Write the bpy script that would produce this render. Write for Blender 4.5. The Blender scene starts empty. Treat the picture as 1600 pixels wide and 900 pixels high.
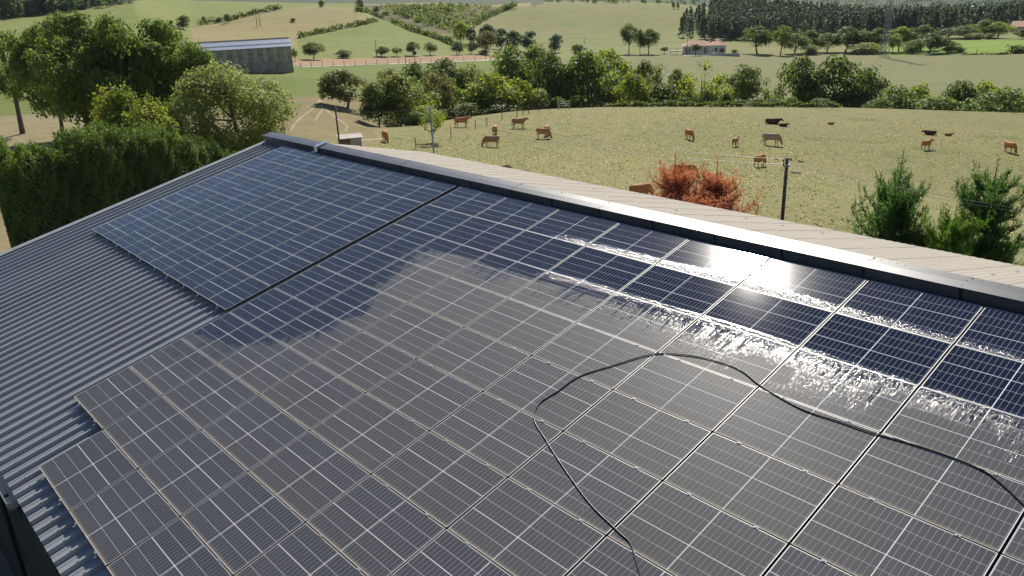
import bpy, bmesh, math, random
import numpy as np
from mathutils import Matrix, Vector
R_ = math.radians
sc = bpy.context.scene
COL = sc.collection

# ------------------------------------------------------------------ camera
# rotation (world <- camera, x right / y down / z forward) and position were
# solved from the panel grid of the roof; world X runs along the ridge, Z is up
CR = np.array([[0.676191493445342, 0.2333372140719969, -0.698798117285155],
               [0.7356801103747952, -0.26438228229256183, 0.6235998588908641],
               [-0.039240787340309946, -0.9357647959497597, -0.35043459770692925]])
CAM = np.array([15.95403749, -12.62487516, 14.19581271])
F = 1252.0
cam = bpy.data.cameras.new('camera')
cam.sensor_width = 36.0
cam.lens = F / 1600 * 36
cam.clip_start = 0.1
cam.clip_end = 20000
camo = bpy.data.objects.new('camera', cam)
COL.objects.link(camo)
camo.matrix_world = Matrix(((CR[0, 0], -CR[0, 1], -CR[0, 2], CAM[0]),
                            (CR[1, 0], -CR[1, 1], -CR[1, 2], CAM[1]),
                            (CR[2, 0], -CR[2, 1], -CR[2, 2], CAM[2]), (0, 0, 0, 1)))
sc.camera = camo

# ------------------------------------------------------------------ light
SUN = np.array([-0.487, 0.587, 0.646]); SUN /= np.linalg.norm(SUN)
w = bpy.data.worlds.new('World')
sc.world = w
w.use_nodes = True
wn = w.node_tree
bg = wn.nodes['Background']
sky = wn.nodes.new('ShaderNodeTexSky')
sky.sky_type = 'NISHITA'
sky.sun_disc = False
sky.sun_elevation = math.asin(SUN[2])
sky.sun_rotation = math.atan2(SUN[0], SUN[1])
sky.air_density = 1.0
sky.dust_density = 0.0
sky.ozone_density = 2.0
sky.altitude = 300
wn.links.new(sky.outputs[0], bg.inputs[0])
bg.inputs[1].default_value = 0.076
sl = bpy.data.lights.new('sun', 'SUN')
sl.energy = 5.0
sl.angle = R_(0.53)
sl.color = (1.0, 0.93, 0.82)
so = bpy.data.objects.new('sun', sl)
COL.objects.link(so)
so.rotation_euler = Vector((-SUN[0], -SUN[1], -SUN[2])).to_track_quat('-Z', 'Y').to_euler()
sc.view_settings.view_transform = 'Standard'
sc.view_settings.look = 'None'
sc.view_settings.exposure = 0.40
sc.view_settings.gamma = 1.0

# ------------------------------------------------------------------ geometry of the place, measured from the photograph
def ray(x, y):
    d = CR @ np.array([(x - 800) / F, (y - 450) / F, 1.0])
    return d / np.linalg.norm(d)
def azel(x, y):
    d = ray(x, y)
    return math.atan2(d[1], d[0]), d[2] / math.hypot(d[0], d[1])
def atD(x, y, D):
    d = ray(x, y)
    return CAM + d * (D / math.hypot(d[0], d[1]))
def proj(p):
    c = (np.asarray(p, float) - CAM) @ CR
    return c[..., 0] / c[..., 2] * F + 800, c[..., 1] / c[..., 2] * F + 450, c[..., 2]
TH = R_(13.0)
ROOF0 = np.array([0, 0, 9.45])
RN = np.array([0, -math.sin(TH), math.cos(TH)])
RV = np.array([0, -math.cos(TH), -math.sin(TH)])
def roof(x, y, off=0.0):
    d = ray(x, y)
    k = ((ROOF0 + RN * off - CAM) @ RN) / (d @ RN)
    q = CAM + d * k - ROOF0
    return q[0], q @ RV
ROOFM = Matrix.Translation(Vector(ROOF0)) @ Matrix.Rotation(TH, 4, 'X')   # local: x along the ridge, y up the slope, z normal

# ------------------------------------------------------------------ helpers: objects
def tag(o, label=None, cat=None, group=None, kind=None):
    if label: o['label'] = label
    if cat: o['category'] = cat
    if group: o['group'] = group
    if kind: o['kind'] = kind
    return o
def empty(name, loc=(0, 0, 0), rz=0.0, M=None):
    o = bpy.data.objects.new(name, None)
    o.empty_display_size = 0.2
    COL.objects.link(o)
    if M is not None: o.matrix_world = M
    else:
        o.location = loc
        o.rotation_euler = (0, 0, rz)
    return o
def link(name, me, parent=None, M=None):
    o = bpy.data.objects.new(name, me)
    COL.objects.link(o)
    if parent is not None: o.parent = parent
    if M is not None: o.matrix_local = M
    return o
class MB:
    """collects polygons for one mesh"""
    def __init__(s): s.v = []; s.f = []
    def add(s, vs, fs):
        b = len(s.v)
        s.v.extend([tuple(map(float, p)) for p in vs])
        s.f.extend([tuple(i + b for i in f) for f in fs])
    def box(s, x0, x1, y0, y1, z0, z1):
        s.add([(x0, y0, z0), (x1, y0, z0), (x1, y1, z0), (x0, y1, z0), (x0, y0, z1), (x1, y0, z1), (x1, y1, z1), (x0, y1, z1)],
              [(0, 3, 2, 1), (4, 5, 6, 7), (0, 1, 5, 4), (1, 2, 6, 5), (2, 3, 7, 6), (3, 0, 4, 7)])
    def quad(s, a, b, c, d): s.add([a, b, c, d], [(0, 1, 2, 3)])
    def tube(s, pts, rad, seg=8, caps=True):
        pts = [np.asarray(p, float) for p in pts]
        n = len(pts)
        if not hasattr(rad, '__len__'): rad = [rad] * n
        vs = []; fs = []
        up = None
        for i, p in enumerate(pts):
            t = pts[min(i + 1, n - 1)] - pts[max(i - 1, 0)]
            t = t / (np.linalg.norm(t) + 1e-9)
            if up is None:
                up = np.array([0, 0, 1.0]) if abs(t[2]) < .9 else np.array([1.0, 0, 0])
            a = np.cross(up, t); a /= np.linalg.norm(a) + 1e-9
            b = np.cross(t, a); up = b
            r = rad[i]
            ra, rb = (r if hasattr(r, '__len__') else (r, r))
            for k in range(seg):
                ang = 2 * math.pi * k / seg
                vs.append(p + a * ra * math.cos(ang) + b * rb * math.sin(ang))
        for i in range(n - 1):
            for k in range(seg):
                k2 = (k + 1) % seg
                fs.append((i * seg + k, i * seg + k2, (i + 1) * seg + k2, (i + 1) * seg + k))
        if caps:
            fs.append(tuple(range(seg))[::-1]); fs.append(tuple((n - 1) * seg + k for k in range(seg)))
        s.add(vs, fs)
    def prism(s, prof, axis_a, axis_b, axis_l, l0, l1, org=(0, 0, 0), closed=True):
        A, B, L, O = (np.asarray(q, float) for q in (axis_a, axis_b, axis_l, org))
        n = len(prof)
        vs = [O + A * p[0] + B * p[1] + L * l0 for p in prof] + [O + A * p[0] + B * p[1] + L * l1 for p in prof]
        fs = [(i, (i + 1) % n, n + (i + 1) % n, n + i) for i in range(n if closed else n - 1)]
        if closed: fs += [tuple(range(n))[::-1], tuple(range(n, 2 * n))]
        s.add(vs, fs)
    def mesh(s, name, mat=None, smooth=False):
        me = bpy.data.meshes.new(name)
        me.from_pydata(s.v, [], s.f)
        if mat: me.materials.append(mat)
        if smooth:
            me.polygons.foreach_set('use_smooth', [True] * len(me.polygons))
        bm = bmesh.new(); bm.from_mesh(me)
        bmesh.ops.recalc_face_normals(bm, faces=bm.faces)
        bm.to_mesh(me); bm.free()
        return me
    def build(s, name, mat, parent=None, M=None, smooth=False):
        return link(name, s.mesh(name, mat, smooth), parent, M)
def np_mesh(name, verts, quads, mat, tint=None, smooth=False):
    me = bpy.data.meshes.new(name)
    verts = np.asarray(verts, np.float32); quads = np.asarray(quads, np.int32)
    k = quads.shape[1]
    me.vertices.add(len(verts)); me.vertices.foreach_set('co', verts.ravel())
    me.loops.add(quads.size); me.loops.foreach_set('vertex_index', quads.ravel())
    me.polygons.add(len(quads))
    me.polygons.foreach_set('loop_start', np.arange(len(quads), dtype=np.int32) * k)
    try: me.polygons.foreach_set('loop_total', np.full(len(quads), k, np.int32))
    except Exception: pass
    if tint is not None:
        at = me.attributes.new('tint', 'FLOAT', 'FACE')
        at.data.foreach_set('value', np.asarray(tint, np.float32))
    if smooth: me.polygons.foreach_set('use_smooth', np.ones(len(quads), bool))
    me.update(calc_edges=True)
    me.validate()
    if mat: me.materials.append(mat)
    return me

# ------------------------------------------------------------------ helpers: materials
class NT:
    def __init__(s, name):
        s.m = bpy.data.materials.new(name); s.m.use_nodes = True
        s.t = s.m.node_tree; s.t.nodes.clear()
        s.out = s.t.nodes.new('ShaderNodeOutputMaterial')
    def n(s, typ, **kw):
        q = s.t.nodes.new(typ)
        for k, v in kw.items(): setattr(q, k, v)
        return q
    def l(s, a, b): s.t.links.new(a, b)
    def setin(s, sock, v):
        if isinstance(v, (int, float)): sock.default_value = v
        elif isinstance(v, tuple): sock.default_value = v if len(v) == len(sock.default_value) else v + (1,)
        else: s.l(v, sock)
    def math(s, op, a, b=None, c=None, clamp=False):
        q = s.n('ShaderNodeMath', operation=op, use_clamp=clamp)
        s.setin(q.inputs[0], a)
        if b is not None: s.setin(q.inputs[1], b)
        if c is not None: s.setin(q.inputs[2], c)
        return q.outputs[0]
    def step(s, x, a, b):
        q = s.n('ShaderNodeMapRange', interpolation_type='SMOOTHSTEP', clamp=True)
        s.setin(q.inputs[0], x); s.setin(q.inputs[1], a); s.setin(q.inputs[2], b)
        return q.outputs[0]
    def mix(s, f, a, b):
        q = s.n('ShaderNodeMix', data_type='RGBA')
        s.setin(q.inputs[0], f); s.setin(q.inputs[6], a); s.setin(q.inputs[7], b)
        return q.outputs[2]
    def noise(s, vec, scale, detail=3.0, rough=0.55, dist=0.0):
        q = s.n('ShaderNodeTexNoise')
        if vec is not None: s.l(vec, q.inputs['Vector'])
        q.inputs['Scale'].default_value = scale; q.inputs['Detail'].default_value = detail
        q.inputs['Roughness'].default_value = rough; q.inputs['Distortion'].default_value = dist
        return q.outputs['Fac']
    def pos(s): return s.n('ShaderNodeNewGeometry').outputs['Position']
    def vmul(s, vec, k):
        q = s.n('ShaderNodeVectorMath', operation='MULTIPLY'); s.l(vec, q.inputs[0]); q.inputs[1].default_value = k
        return q.outputs[0]
    def bump(s, h, strength, dist):
        q = s.n('ShaderNodeBump'); s.l(h, q.inputs['Height'])
        q.inputs['Strength'].default_value = strength; q.inputs['Distance'].default_value = dist
        return q.outputs[0]
    def princ(s, col, rough=0.6, metal=0.0, spec=0.5, normal=None, **kw):
        q = s.n('ShaderNodeBsdfPrincipled')
        s.setin(q.inputs['Base Color'], col); s.setin(q.inputs['Roughness'], rough); s.setin(q.inputs['Metallic'], metal)
        s.setin(q.inputs['Specular IOR Level'], spec)
        if normal is not None: s.l(normal, q.inputs['Normal'])
        for k, v in kw.items(): s.setin(q.inputs[k], v)
        return q.outputs[0]
    def done(s, sh): s.l(sh, s.out.inputs[0]); return s.m
def plain(name, c, rough=0.6, metal=0.0, var=0.18, scale=6.0, bump=0.0, spec=0.5, ior=1.5):
    t = NT(name); p = t.pos()
    f = t.step(t.noise(p, scale, 4), .3, .7)
    col = t.mix(f, tuple(x * (1 - var) for x in c), tuple(min(1, x * (1 + var)) for x in c))
    nm = t.bump(t.noise(p, scale * 6, 3), 0.5, bump) if bump else None
    return t.done(t.princ(col, rough, metal, spec, nm, IOR=ior))
def field(name, c1, c2, c3, big=0.03, fine=1.6, spots=None):
    """ground cover: broad patches, fine mottling, dry or green spots"""
    t = NT(name); p = t.pos()
    a = t.step(t.noise(p, big, 4, .6), .36, .64)
    b = t.step(t.noise(p, fine, 4, .7), .3, .72)
    c = t.step(t.noise(p, fine * .22, 3, .6), .5, .75)
    col = t.mix(a, c1, c2)
    col = t.mix(t.math('MULTIPLY', b, .55), col, c3)
    col = t.mix(t.math('MULTIPLY', c, .35), col, tuple(x * .62 for x in c1))
    if spots:
        d = t.step(t.noise(p, big * 5, 3, .6), .56, .7)
        col = t.mix(t.math('MULTIPLY', d, .6), col, spots)
    nm = t.bump(t.noise(p, fine * 1.3, 3, .7), .6, .12)
    return t.done(t.princ(col, .95, 0, .1, nm))
def leafmat(name, c1, c2, trans=0.4, gloss=0.25):
    t = NT(name)
    at = t.n('ShaderNodeAttribute', attribute_name='tint')
    col = t.mix(at.outputs['Fac'], c1, c2)
    sh = t.princ(col, .55, 0, gloss)
    tr = t.n('ShaderNodeBsdfTranslucent')
    hs = t.n('ShaderNodeHueSaturation'); t.l(col, hs.inputs['Color']); hs.inputs['Value'].default_value = 2.0; hs.inputs['Saturation'].default_value = 1.1
    t.l(hs.outputs[0], tr.inputs[0])
    mx = t.n('ShaderNodeMixShader'); mx.inputs[0].default_value = trans
    t.l(sh, mx.inputs[1]); t.l(tr.outputs[0], mx.inputs[2])
    return t.done(mx.outputs[0])

# solar glass: cells or white backing sheet below, dust / washed / wet film on top
def curve_node(t, x, pts, x0, x1, y0, y1):
    q = t.n('ShaderNodeFloatCurve')
    mp = q.mapping; cu = mp.curves[0]
    P = [((a - x0) / (x1 - x0), (b - y0) / (y1 - y0)) for a, b in pts]
    while len(cu.points) < len(P): cu.points.new(0.5, 0.5)
    for pt, (a, b) in zip(cu.points, P):
        pt.location = (a, b); pt.handle_type = 'VECTOR'
    mp.update()
    t.l(t.math('MULTIPLY_ADD', x, 1 / (x1 - x0), -x0 / (x1 - x0), clamp=True), q.inputs['Value'])
    return t.math('MULTIPLY_ADD', q.outputs[0], y1 - y0, y0)
PU, PV = 1.774, 1.116          # panel pitch along the ridge and down the slope
def solar_material(name, kind):
    t = NT(name); p = t.pos()
    sx = t.n('ShaderNodeSeparateXYZ'); t.l(p, sx.inputs[0])
    u = sx.outputs['X']
    v = t.math('ADD', t.math('MULTIPLY', sx.outputs['Y'], -math.cos(TH)), t.math('MULTIPLY', t.math('SUBTRACT', sx.outputs['Z'], ROOF0[2]), -math.sin(TH)))
    uv = t.n('ShaderNodeCombineXYZ'); t.l(u, uv.inputs[0]); t.l(v, uv.inputs[1])
    uv = uv.outputs[0]
    # --- washed region
    low = t.math('SUBTRACT', t.noise(uv, 1.1, 3, .6), .5)
    mid = t.math('SUBTRACT', t.noise(uv, 4.5, 4, .65, .6), .5)
    vv = t.math('ADD', v, t.math('ADD', t.math('MULTIPLY', low, .45), t.math('MULTIPLY', mid, .75)))
    uu = t.math('ADD', u, t.math('ADD', t.math('MULTIPLY', low, 1.0), t.math('MULTIPLY', mid, 1.3)))
    gv = curve_node(t, v, [(0, 20), (2.35, 20), (2.6, 2.2), (3.1, 1.96), (3.75, 2.25), (4.5, 2.65), (5.3, 2.95), (6.0, 2.85), (6.5, 2.6), (6.8, 2.2), (7.1, 1.8), (7.4, 1.1), (7.6, -.2), (8, -2), (12, -2)], 0, 12, -2, 20)
    bu = curve_node(t, u, [(-1, 2.7), (1.8, 2.7), (2.6, 2.72), (3.1, 2.5), (4.2, 2.66), (4.6, 2.4), (5.5, 2.36), (7, 2.26), (9, 2.22), (11.4, 2.28), (16, 2.3)], -1, 16, 0, 8)
    # drips: noise stretched down the slope
    st = t.vmul(uv, (13.0, 1.5, 1)); drip = t.noise(st, 1.0, 4, .65, .7)
    st2 = t.vmul(uv, (32.0, 2.4, 1)); drip2 = t.noise(st2, 1.0, 3, .6, .8)
    dr = t.math('ADD', t.math('MULTIPLY', t.math('SUBTRACT', drip, .5), 2.0), t.math('MULTIPLY', t.math('SUBTRACT', drip2, .5), .8))
    edge1 = t.math('ADD', t.math('SUBTRACT', gv, uu), t.math('MULTIPLY', dr, .55))
    c1 = t.math('MULTIPLY_ADD', t.step(edge1, -.07, .07), .78, t.math('MULTIPLY', t.step(edge1, -.40, .45), .22))
    c2 = t.step(t.math('SUBTRACT', bu, t.math('ADD', v, t.math('MULTIPLY', low, .1))), -.03, .03)
    below = t.math('SUBTRACT', v, bu)
    patch = t.step(t.noise(t.vmul(uv, (.75, .9, 1)), 1.0, 2), .30, .48)
    reach = t.math('MULTIPLY_ADD', patch, .95, .12)
    zone = t.math('MULTIPLY', t.step(below, -.05, .04), t.math('SUBTRACT', 1, t.step(below, t.math('MULTIPLY', reach, .5), t.math('ADD', reach, .15))))
    zone = t.math('MULTIPLY', zone, t.step(u, 2.6, 4.2))            # wet runny zone under the washed rows
    fade = t.step(below, 0, reach)
    drips = t.math('MULTIPLY', zone, t.step(t.math('SUBTRACT', dr, t.math('MULTIPLY', fade, .28)), -.06, .10))
    zl = t.math('MULTIPLY', t.math('SUBTRACT', 1, t.step(u, 1.2, 2.4)), t.math('MULTIPLY', t.step(v, 6.3, 6.9), t.math('SUBTRACT', 1, t.step(v, 7.8, 8.6))))
    dripl = t.math('MULTIPLY', zl, t.step(dr, -.06, .12))
    clean = t.math('MAXIMUM', t.math('MAXIMUM', c1, c2), t.math('MAXIMUM', t.math('MULTIPLY', drips, .9), t.math('MULTIPLY', dripl, .62)))
    # a few patches that stayed dusty inside the washed part
    left = t.math('MULTIPLY', t.step(t.noise(uv, 1.7, 3, .6), .66, .76), t.math('MULTIPLY', t.step(u, .2, .6), t.step(v, 2.2, 2.8)))
    clean = t.math('MULTIPLY', clean, t.math('SUBTRACT', 1, t.math('MULTIPLY', left, .6)))
    # --- dust: thicker towards each panel's lower edge, thin at its top edge
    pv = t.math('FRACT', t.math('DIVIDE', t.math('ADD', v, 100 * PV), PV))
    grad = t.math('MULTIPLY_ADD', pv, .32, .60)
    patchy = t.math('MULTIPLY_ADD', t.noise(uv, .9, 4, .65), .45, .76)
    fine = t.math('MULTIPLY_ADD', t.noise(uv, 60, 3, .7), .22, .89)
    edge = t.step(pv, .935, .985)
    wn_ = t.n('ShaderNodeTexWhiteNoise', noise_dimensions='2D')
    cid = t.n('ShaderNodeCombineXYZ'); t.l(t.math('FLOOR', t.math('DIVIDE', u, PU)), cid.inputs[0]); t.l(t.math('FLOOR', t.math('DIVIDE', v, PV)), cid.inputs[1])
    t.l(cid.outputs[0], wn_.inputs[0])
    per = t.math('MULTIPLY_ADD', wn_.outputs[0], .26, .87)
    runs = t.math('MULTIPLY_ADD', t.noise(t.vmul(uv, (7.0, .8, 1)), 1.0, 4, .65), .30, .85)
    dust = t.math('MULTIPLY', t.math('MULTIPLY', t.math('MULTIPLY', grad, patchy), t.math('MULTIPLY', per, runs)), fine)
    specks = t.step(t.noise(uv, 26, 1, .5), .765, .80)
    dirty = t.math('SUBTRACT', 1, clean)
    amt = t.math('MULTIPLY', dirty, t.math('MULTIPLY', dust, 1.0))
    amt = t.math('ADD', amt, t.math('MULTIPLY', clean, .018), clamp=True)
    # --- water: beads along the lower edge of the top row, film in the runny zone
    bead = t.math('MULTIPLY', t.math('MULTIPLY', t.step(t.math('ADD', v, t.math('MULTIPLY', mid, .22)), .80, 1.04), t.math('SUBTRACT', 1, t.step(v, 1.105, 1.125))), t.step(u, 3.0, 5.5))
    lip = t.math('MULTIPLY', t.math('MULTIPLY', t.step(v, 2.1, 2.2), t.math('SUBTRACT', 1, t.step(below, .02, .16))), t.step(u, 4.0, 6))
    wet = t.math('MULTIPLY', zone, t.math('SUBTRACT', 1, t.math('MULTIPLY', drips, .8)))
    # --- base
    if kind == 'cell':
        bus = t.math('FRACT', t.math('MULTIPLY', v, 1 / .0105))
        b1 = t.math('LESS_THAN', bus, .10)
        gap = t.math('LESS_THAN', t.math('FRACT', t.math('MULTIPLY', t.math('ADD', u, 50), 1 / .0712)), .05)
        base = t.mix(t.math('MULTIPLY', b1, .30), (.0032, .0078, .027), (.25, .27, .32))
        base = t.mix(t.math('MULTIPLY', gap, .75), base, (.55, .56, .58))
    else:
        base = (.78, .79, .80)
    dcol = t.mix(t.math('MULTIPLY', edge, .8), t.mix(t.noise(uv, .5, 2), (.076, .077, .076), (.102, .102, .099)), (.42, .35, .25))
    k = .53 if kind == 'cell' else .28
    col = t.mix(t.math('MULTIPLY', amt, k), base, dcol)
    col = t.mix(t.math('MULTIPLY', t.math('MULTIPLY', specks, dirty), .35), col, (.55, .54, .5))
    beadn = t.noise(uv, 34, 2, .6)
    filmn = t.math('ADD', t.noise(t.vmul(uv, (22, 9, 1)), 1.0, 4, .7, .6), t.math('MULTIPLY', t.noise(uv, 55, 2), .4))
    h = t.math('ADD', t.math('MULTIPLY', beadn, t.math('MAXIMUM', bead, lip)), t.math('MULTIPLY', filmn, t.math('MULTIPLY', wet, .32)))
    h = t.math('ADD', h, t.math('MULTIPLY', t.noise(uv, 3, 2), .004))
    nm = t.bump(h, .9, .012)
    band = t.math('MULTIPLY', t.math('MULTIPLY', t.step(t.math('ADD', v, t.math('MULTIPLY', mid, .3)), .80, 1.11), t.math('SUBTRACT', 1, t.step(v, 1.104, 1.118))), t.step(u, 3.2, 5.5))
    band = t.math('MAXIMUM', band, t.math('MULTIPLY', lip, .25))
    drop = t.step(t.math('ADD', t.noise(uv, 42, 2, .7), t.math('MULTIPLY_ADD', band, .42, -.36)), .47, .53)
    film = t.math('MULTIPLY', wet, t.step(t.math('ADD', t.noise(t.vmul(uv, (30, 14, 1)), 1.0, 3, .7, .5), t.math('MULTIPLY', fade, -.12)), .40, .56))
    row0 = t.math('SUBTRACT', 1, t.step(v, 1.10, 1.12))
    coat_r = t.math('ADD', t.math('MULTIPLY_ADD', row0, .045, .052), t.math('ADD', t.math('MULTIPLY', drop, .15), t.math('MULTIPLY', film, .135)), clamp=True)
    rough = t.math('MULTIPLY_ADD', dirty, .25, .45)
    dry = t.math('SUBTRACT', dirty, t.math('MULTIPLY', film, .8), clamp=True)
    cw = t.math('SUBTRACT', 1, t.math('MULTIPLY', dry, .84))
    crr = t.math('MAXIMUM', coat_r, t.math('MULTIPLY', dry, .36))
    sh = t.princ(col, rough, 0, t.math('MULTIPLY', dry, .2), None, **{'Coat Weight': cw, 'Coat Roughness': crr, 'Coat IOR': 1.28, 'Coat Normal': nm})
    return t.done(sh)
#--PART2--
# ------------------------------------------------------------------ materials
M = {}
M['cell'] = solar_material('solar_cell_glass', 'cell')
M['sheet'] = solar_material('white_backing_glass', 'sheet')
M['alu'] = plain('dusty_aluminium_frame', (.43, .43, .43), .5, .25, .08, 3)
M['grime'] = plain('beige_dirt_on_frame', (.35, .295, .22), .9, 0, .25, 4)
M['sideshade'] = plain('shade_painted_frame_side', (.018, .018, .02), .45, .1)  # frame sides coloured near black, painting in the shade of the panel gaps
M['clamp'] = plain('grey_clamp_metal', (.30, .30, .30), .6, .2)
def roof_steel():
    t = NT('slate_grey_coated_steel'); p = t.pos()
    sx = t.n('ShaderNodeSeparateXYZ'); t.l(p, sx.inputs[0])
    wn_ = t.n('ShaderNodeTexWhiteNoise', noise_dimensions='1D'); t.l(t.math('FLOOR', t.math('DIVIDE', t.math('ADD', sx.outputs['X'], 11.25), 1.0)), wn_.inputs['W'])
    per = t.math('MULTIPLY_ADD', wn_.outputs[0], .14, .93)
    streak = t.step(t.noise(t.vmul(p, (9, .7, .7)), 1, 4, .65), .35, .75)
    stain = t.step(t.noise(p, .8, 4, .65), .48, .75)
    c = t.mix(t.math('MULTIPLY', streak, .5), (.235, .242, .258), (.205, .208, .216))
    c = t.mix(t.math('MULTIPLY', stain, .35), c, (.150, .148, .142))
    hs = t.n('ShaderNodeHueSaturation'); t.l(c, hs.inputs['Color']); t.l(per, hs.inputs['Value'])
    return t.done(t.princ(hs.outputs[0], t.math('MULTIPLY_ADD', stain, .10, .46), 0, .5, t.bump(t.noise(p, 1.6, 2), .25, .01), IOR=1.75))
M['roof'] = roof_steel()
M['cap'] = plain('ridge_cap_steel', (.080, .084, .096), .38, 0.0, .14, 1.5, spec=.5, ior=1.5)
M['trim'] = plain('verge_trim_grey', (.30, .30, .31), .38, .1, .1, 3)
M['wall'] = plain('dark_green_grey_cladding', (.050, .062, .055), .7, 0, .35, 1.2)
M['galv'] = plain('galvanised_steel', (.62, .66, .70), .25, .9, .06, 8)
M['white'] = plain('white_plastic', (.75, .75, .73), .4)
M['rubber'] = plain('black_rubber_hose', (.012, .012, .013), .33, 0, .2, 5)
M['darkmetal'] = plain('dark_metal', (.05, .05, .055), .4, .3)
M['wood'] = plain('weathered_wood', (.16, .125, .095), .85, 0, .3, 3)
M['darkwood'] = plain('tarred_pole_wood', (.125, .095, .072), .8, 0, .3, 4)
M['greypole'] = plain('grey_metal_pole', (.38, .39, .40), .5, .2)
M['bark'] = plain('tree_bark', (.085, .068, .052), .9, 0, .3, 5)
M['greybark'] = plain('grey_bark', (.15, .135, .115), .9, 0, .3, 5)
M['pylonsteel'] = plain('dull_pylon_steel', (.26, .27, .28), .5, .3)
M['wire'] = plain('overhead_wire', (.16, .16, .16), .45, .4)
M['barnwall'] = plain('weathered_barn_boards', (.310, .255, .205), .85, 0, .3, .8)
M['barnlight'] = plain('translucent_barn_sheet', (.42, .38, .28), .7, 0, .25, 2)
M['barnroof'] = plain('barn_steel_roof', (.30, .33, .38), .34, .3, .1, 1)
M['render'] = plain('off_white_house_render', (.62, .59, .53), .85, 0, .07, 1)
M['terracotta'] = plain('terracotta_tiles', (.46, .24, .16), .8, 0, .2, 2)
M['darkglass'] = plain('dark_window_glass', (.02, .022, .025), .1)
M['stone'] = plain('pale_stone', (.42, .38, .32), .9, 0, .2, 2)
def fibre_cement():
    t = NT('beige_fibre_cement'); p = t.pos()
    a = t.step(t.noise(t.vmul(p, (3.2, .35, 1)), 1, 4, .65), .3, .7)
    b = t.step(t.noise(p, 14, 4, .7), .35, .75)
    col = t.mix(a, (.400, .362, .300), (.372, .335, .278))
    col = t.mix(t.math('MULTIPLY', b, .3), col, (.30, .27, .22))
    return t.done(t.princ(col, .9, 0, .2, t.bump(t.noise(p, 40, 3), .4, .004)))
M['fibre'] = fibre_cement()
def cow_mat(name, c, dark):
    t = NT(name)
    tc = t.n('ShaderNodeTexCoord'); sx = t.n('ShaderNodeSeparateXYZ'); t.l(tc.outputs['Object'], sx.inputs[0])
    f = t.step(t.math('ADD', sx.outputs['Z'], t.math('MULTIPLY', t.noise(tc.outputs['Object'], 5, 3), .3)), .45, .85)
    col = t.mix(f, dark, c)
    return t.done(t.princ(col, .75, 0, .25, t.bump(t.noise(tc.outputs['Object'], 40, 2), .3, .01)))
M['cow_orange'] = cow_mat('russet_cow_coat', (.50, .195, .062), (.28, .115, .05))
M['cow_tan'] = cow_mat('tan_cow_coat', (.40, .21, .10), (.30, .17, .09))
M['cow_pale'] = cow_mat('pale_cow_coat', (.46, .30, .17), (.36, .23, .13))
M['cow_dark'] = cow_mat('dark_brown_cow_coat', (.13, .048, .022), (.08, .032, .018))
LEAF = {
    'green': leafmat('mid_green_leaves', (.076, .118, .026), (.170, .215, .054), .5),
    'dark': leafmat('dark_green_leaves', (.055, .080, .020), (.120, .155, .036), .47),
    'lime': leafmat('yellow_green_leaves', (.130, .175, .026), (.245, .270, .050), .52),
    'olive': leafmat('olive_leaves', (.112, .138, .036), (.210, .222, .072), .5),
    'willow': leafmat('silvery_willow_leaves', (.130, .165, .045), (.240, .262, .088), .52),
    'brown': leafmat('brownish_autumn_leaves', (.100, .112, .036), (.178, .166, .058), .48),
    'rust': leafmat('orange_tinged_leaves', (.105, .165, .026), (.225, .220, .044), .5),
    'hedge': leafmat('dense_hedge_foliage', (.050, .090, .018), (.130, .185, .036), .42),
    'fir': leafmat('fir_needles', (.044, .095, .026), (.105, .175, .046), .40),
    'firlight': leafmat('bright_fir_needles', (.075, .145, .024), (.145, .230, .042), .38),
    'red': leafmat('dead_red_needles', (.270, .100, .055), (.450, .205, .115), .42),
    'bluegreen': leafmat('blue_green_leaves', (.055, .085, .042), (.105, .138, .060), .42),
    'pine': leafmat('pine_needles', (.056, .082, .046), (.115, .140, .072), .40),
    'straw': leafmat('straw_and_green_grass', (.140, .150, .045), (.450, .390, .210), .4),
}
G = {
    'pasture': field('dry_pasture_grass', (.200, .190, .078), (.158, .168, .060), (.355, .315, .165), .045, 3.2, (.120, .148, .045)),
    'meadow': field('green_meadow_grass', (.115, .165, .036), (.150, .180, .046), (.195, .205, .070), .03, 1.2),
    'trampled': field('trampled_grass', (.185, .165, .070), (.215, .172, .085), (.270, .220, .120), .08, 1.0, (.27, .195, .12)),
    'yard': field('dry_yard_earth', (.235, .195, .110), (.205, .190, .095), (.330, .260, .160), .07, 1.0, (.15, .165, .06)),
    'stubble': field('reddish_stubble', (.330, .215, .130), (.275, .195, .115), (.370, .265, .165), .03, .9),
    'hay': field('grey_green_hayfield', (.165, .172, .078), (.182, .182, .082), (.225, .215, .110), .012, .9),
    'hillgreen': field('hill_grass', (.165, .200, .052), (.190, .210, .066), (.225, .225, .085), .012, .5),
    'tan': field('dry_hill_grass', (.265, .228, .100), (.240, .220, .094), (.310, .262, .130), .012, .45),
    'hillpasture': field('hill_pasture_grass', (.180, .198, .066), (.215, .200, .086), (.225, .220, .092), .010, .4, (.135, .190, .045)),
    'bright': field('bright_green_crop', (.160, .250, .036), (.180, .265, .044), (.205, .265, .062), .03, .6),
    'scrub': field('scrub_hillside', (.140, .115, .065), (.100, .102, .045), (.185, .145, .085), .02, .25, (.06, .072, .03)),
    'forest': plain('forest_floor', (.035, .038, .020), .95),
    'far': field('far_hills', (.050, .075, .040), (.075, .095, .045), (.10, .115, .06), .0012, .02),
    'farm': plain('shaded_farmyard', (.10, .10, .075), .95, 0, .3, .6),
    'path': plain('pale_trodden_earth', (.28, .225, .14), .95, 0, .12, .8),
    'road': plain('pale_gravel_lane', (.45, .41, .34), .95, 0, .1, .5),
}

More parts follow.
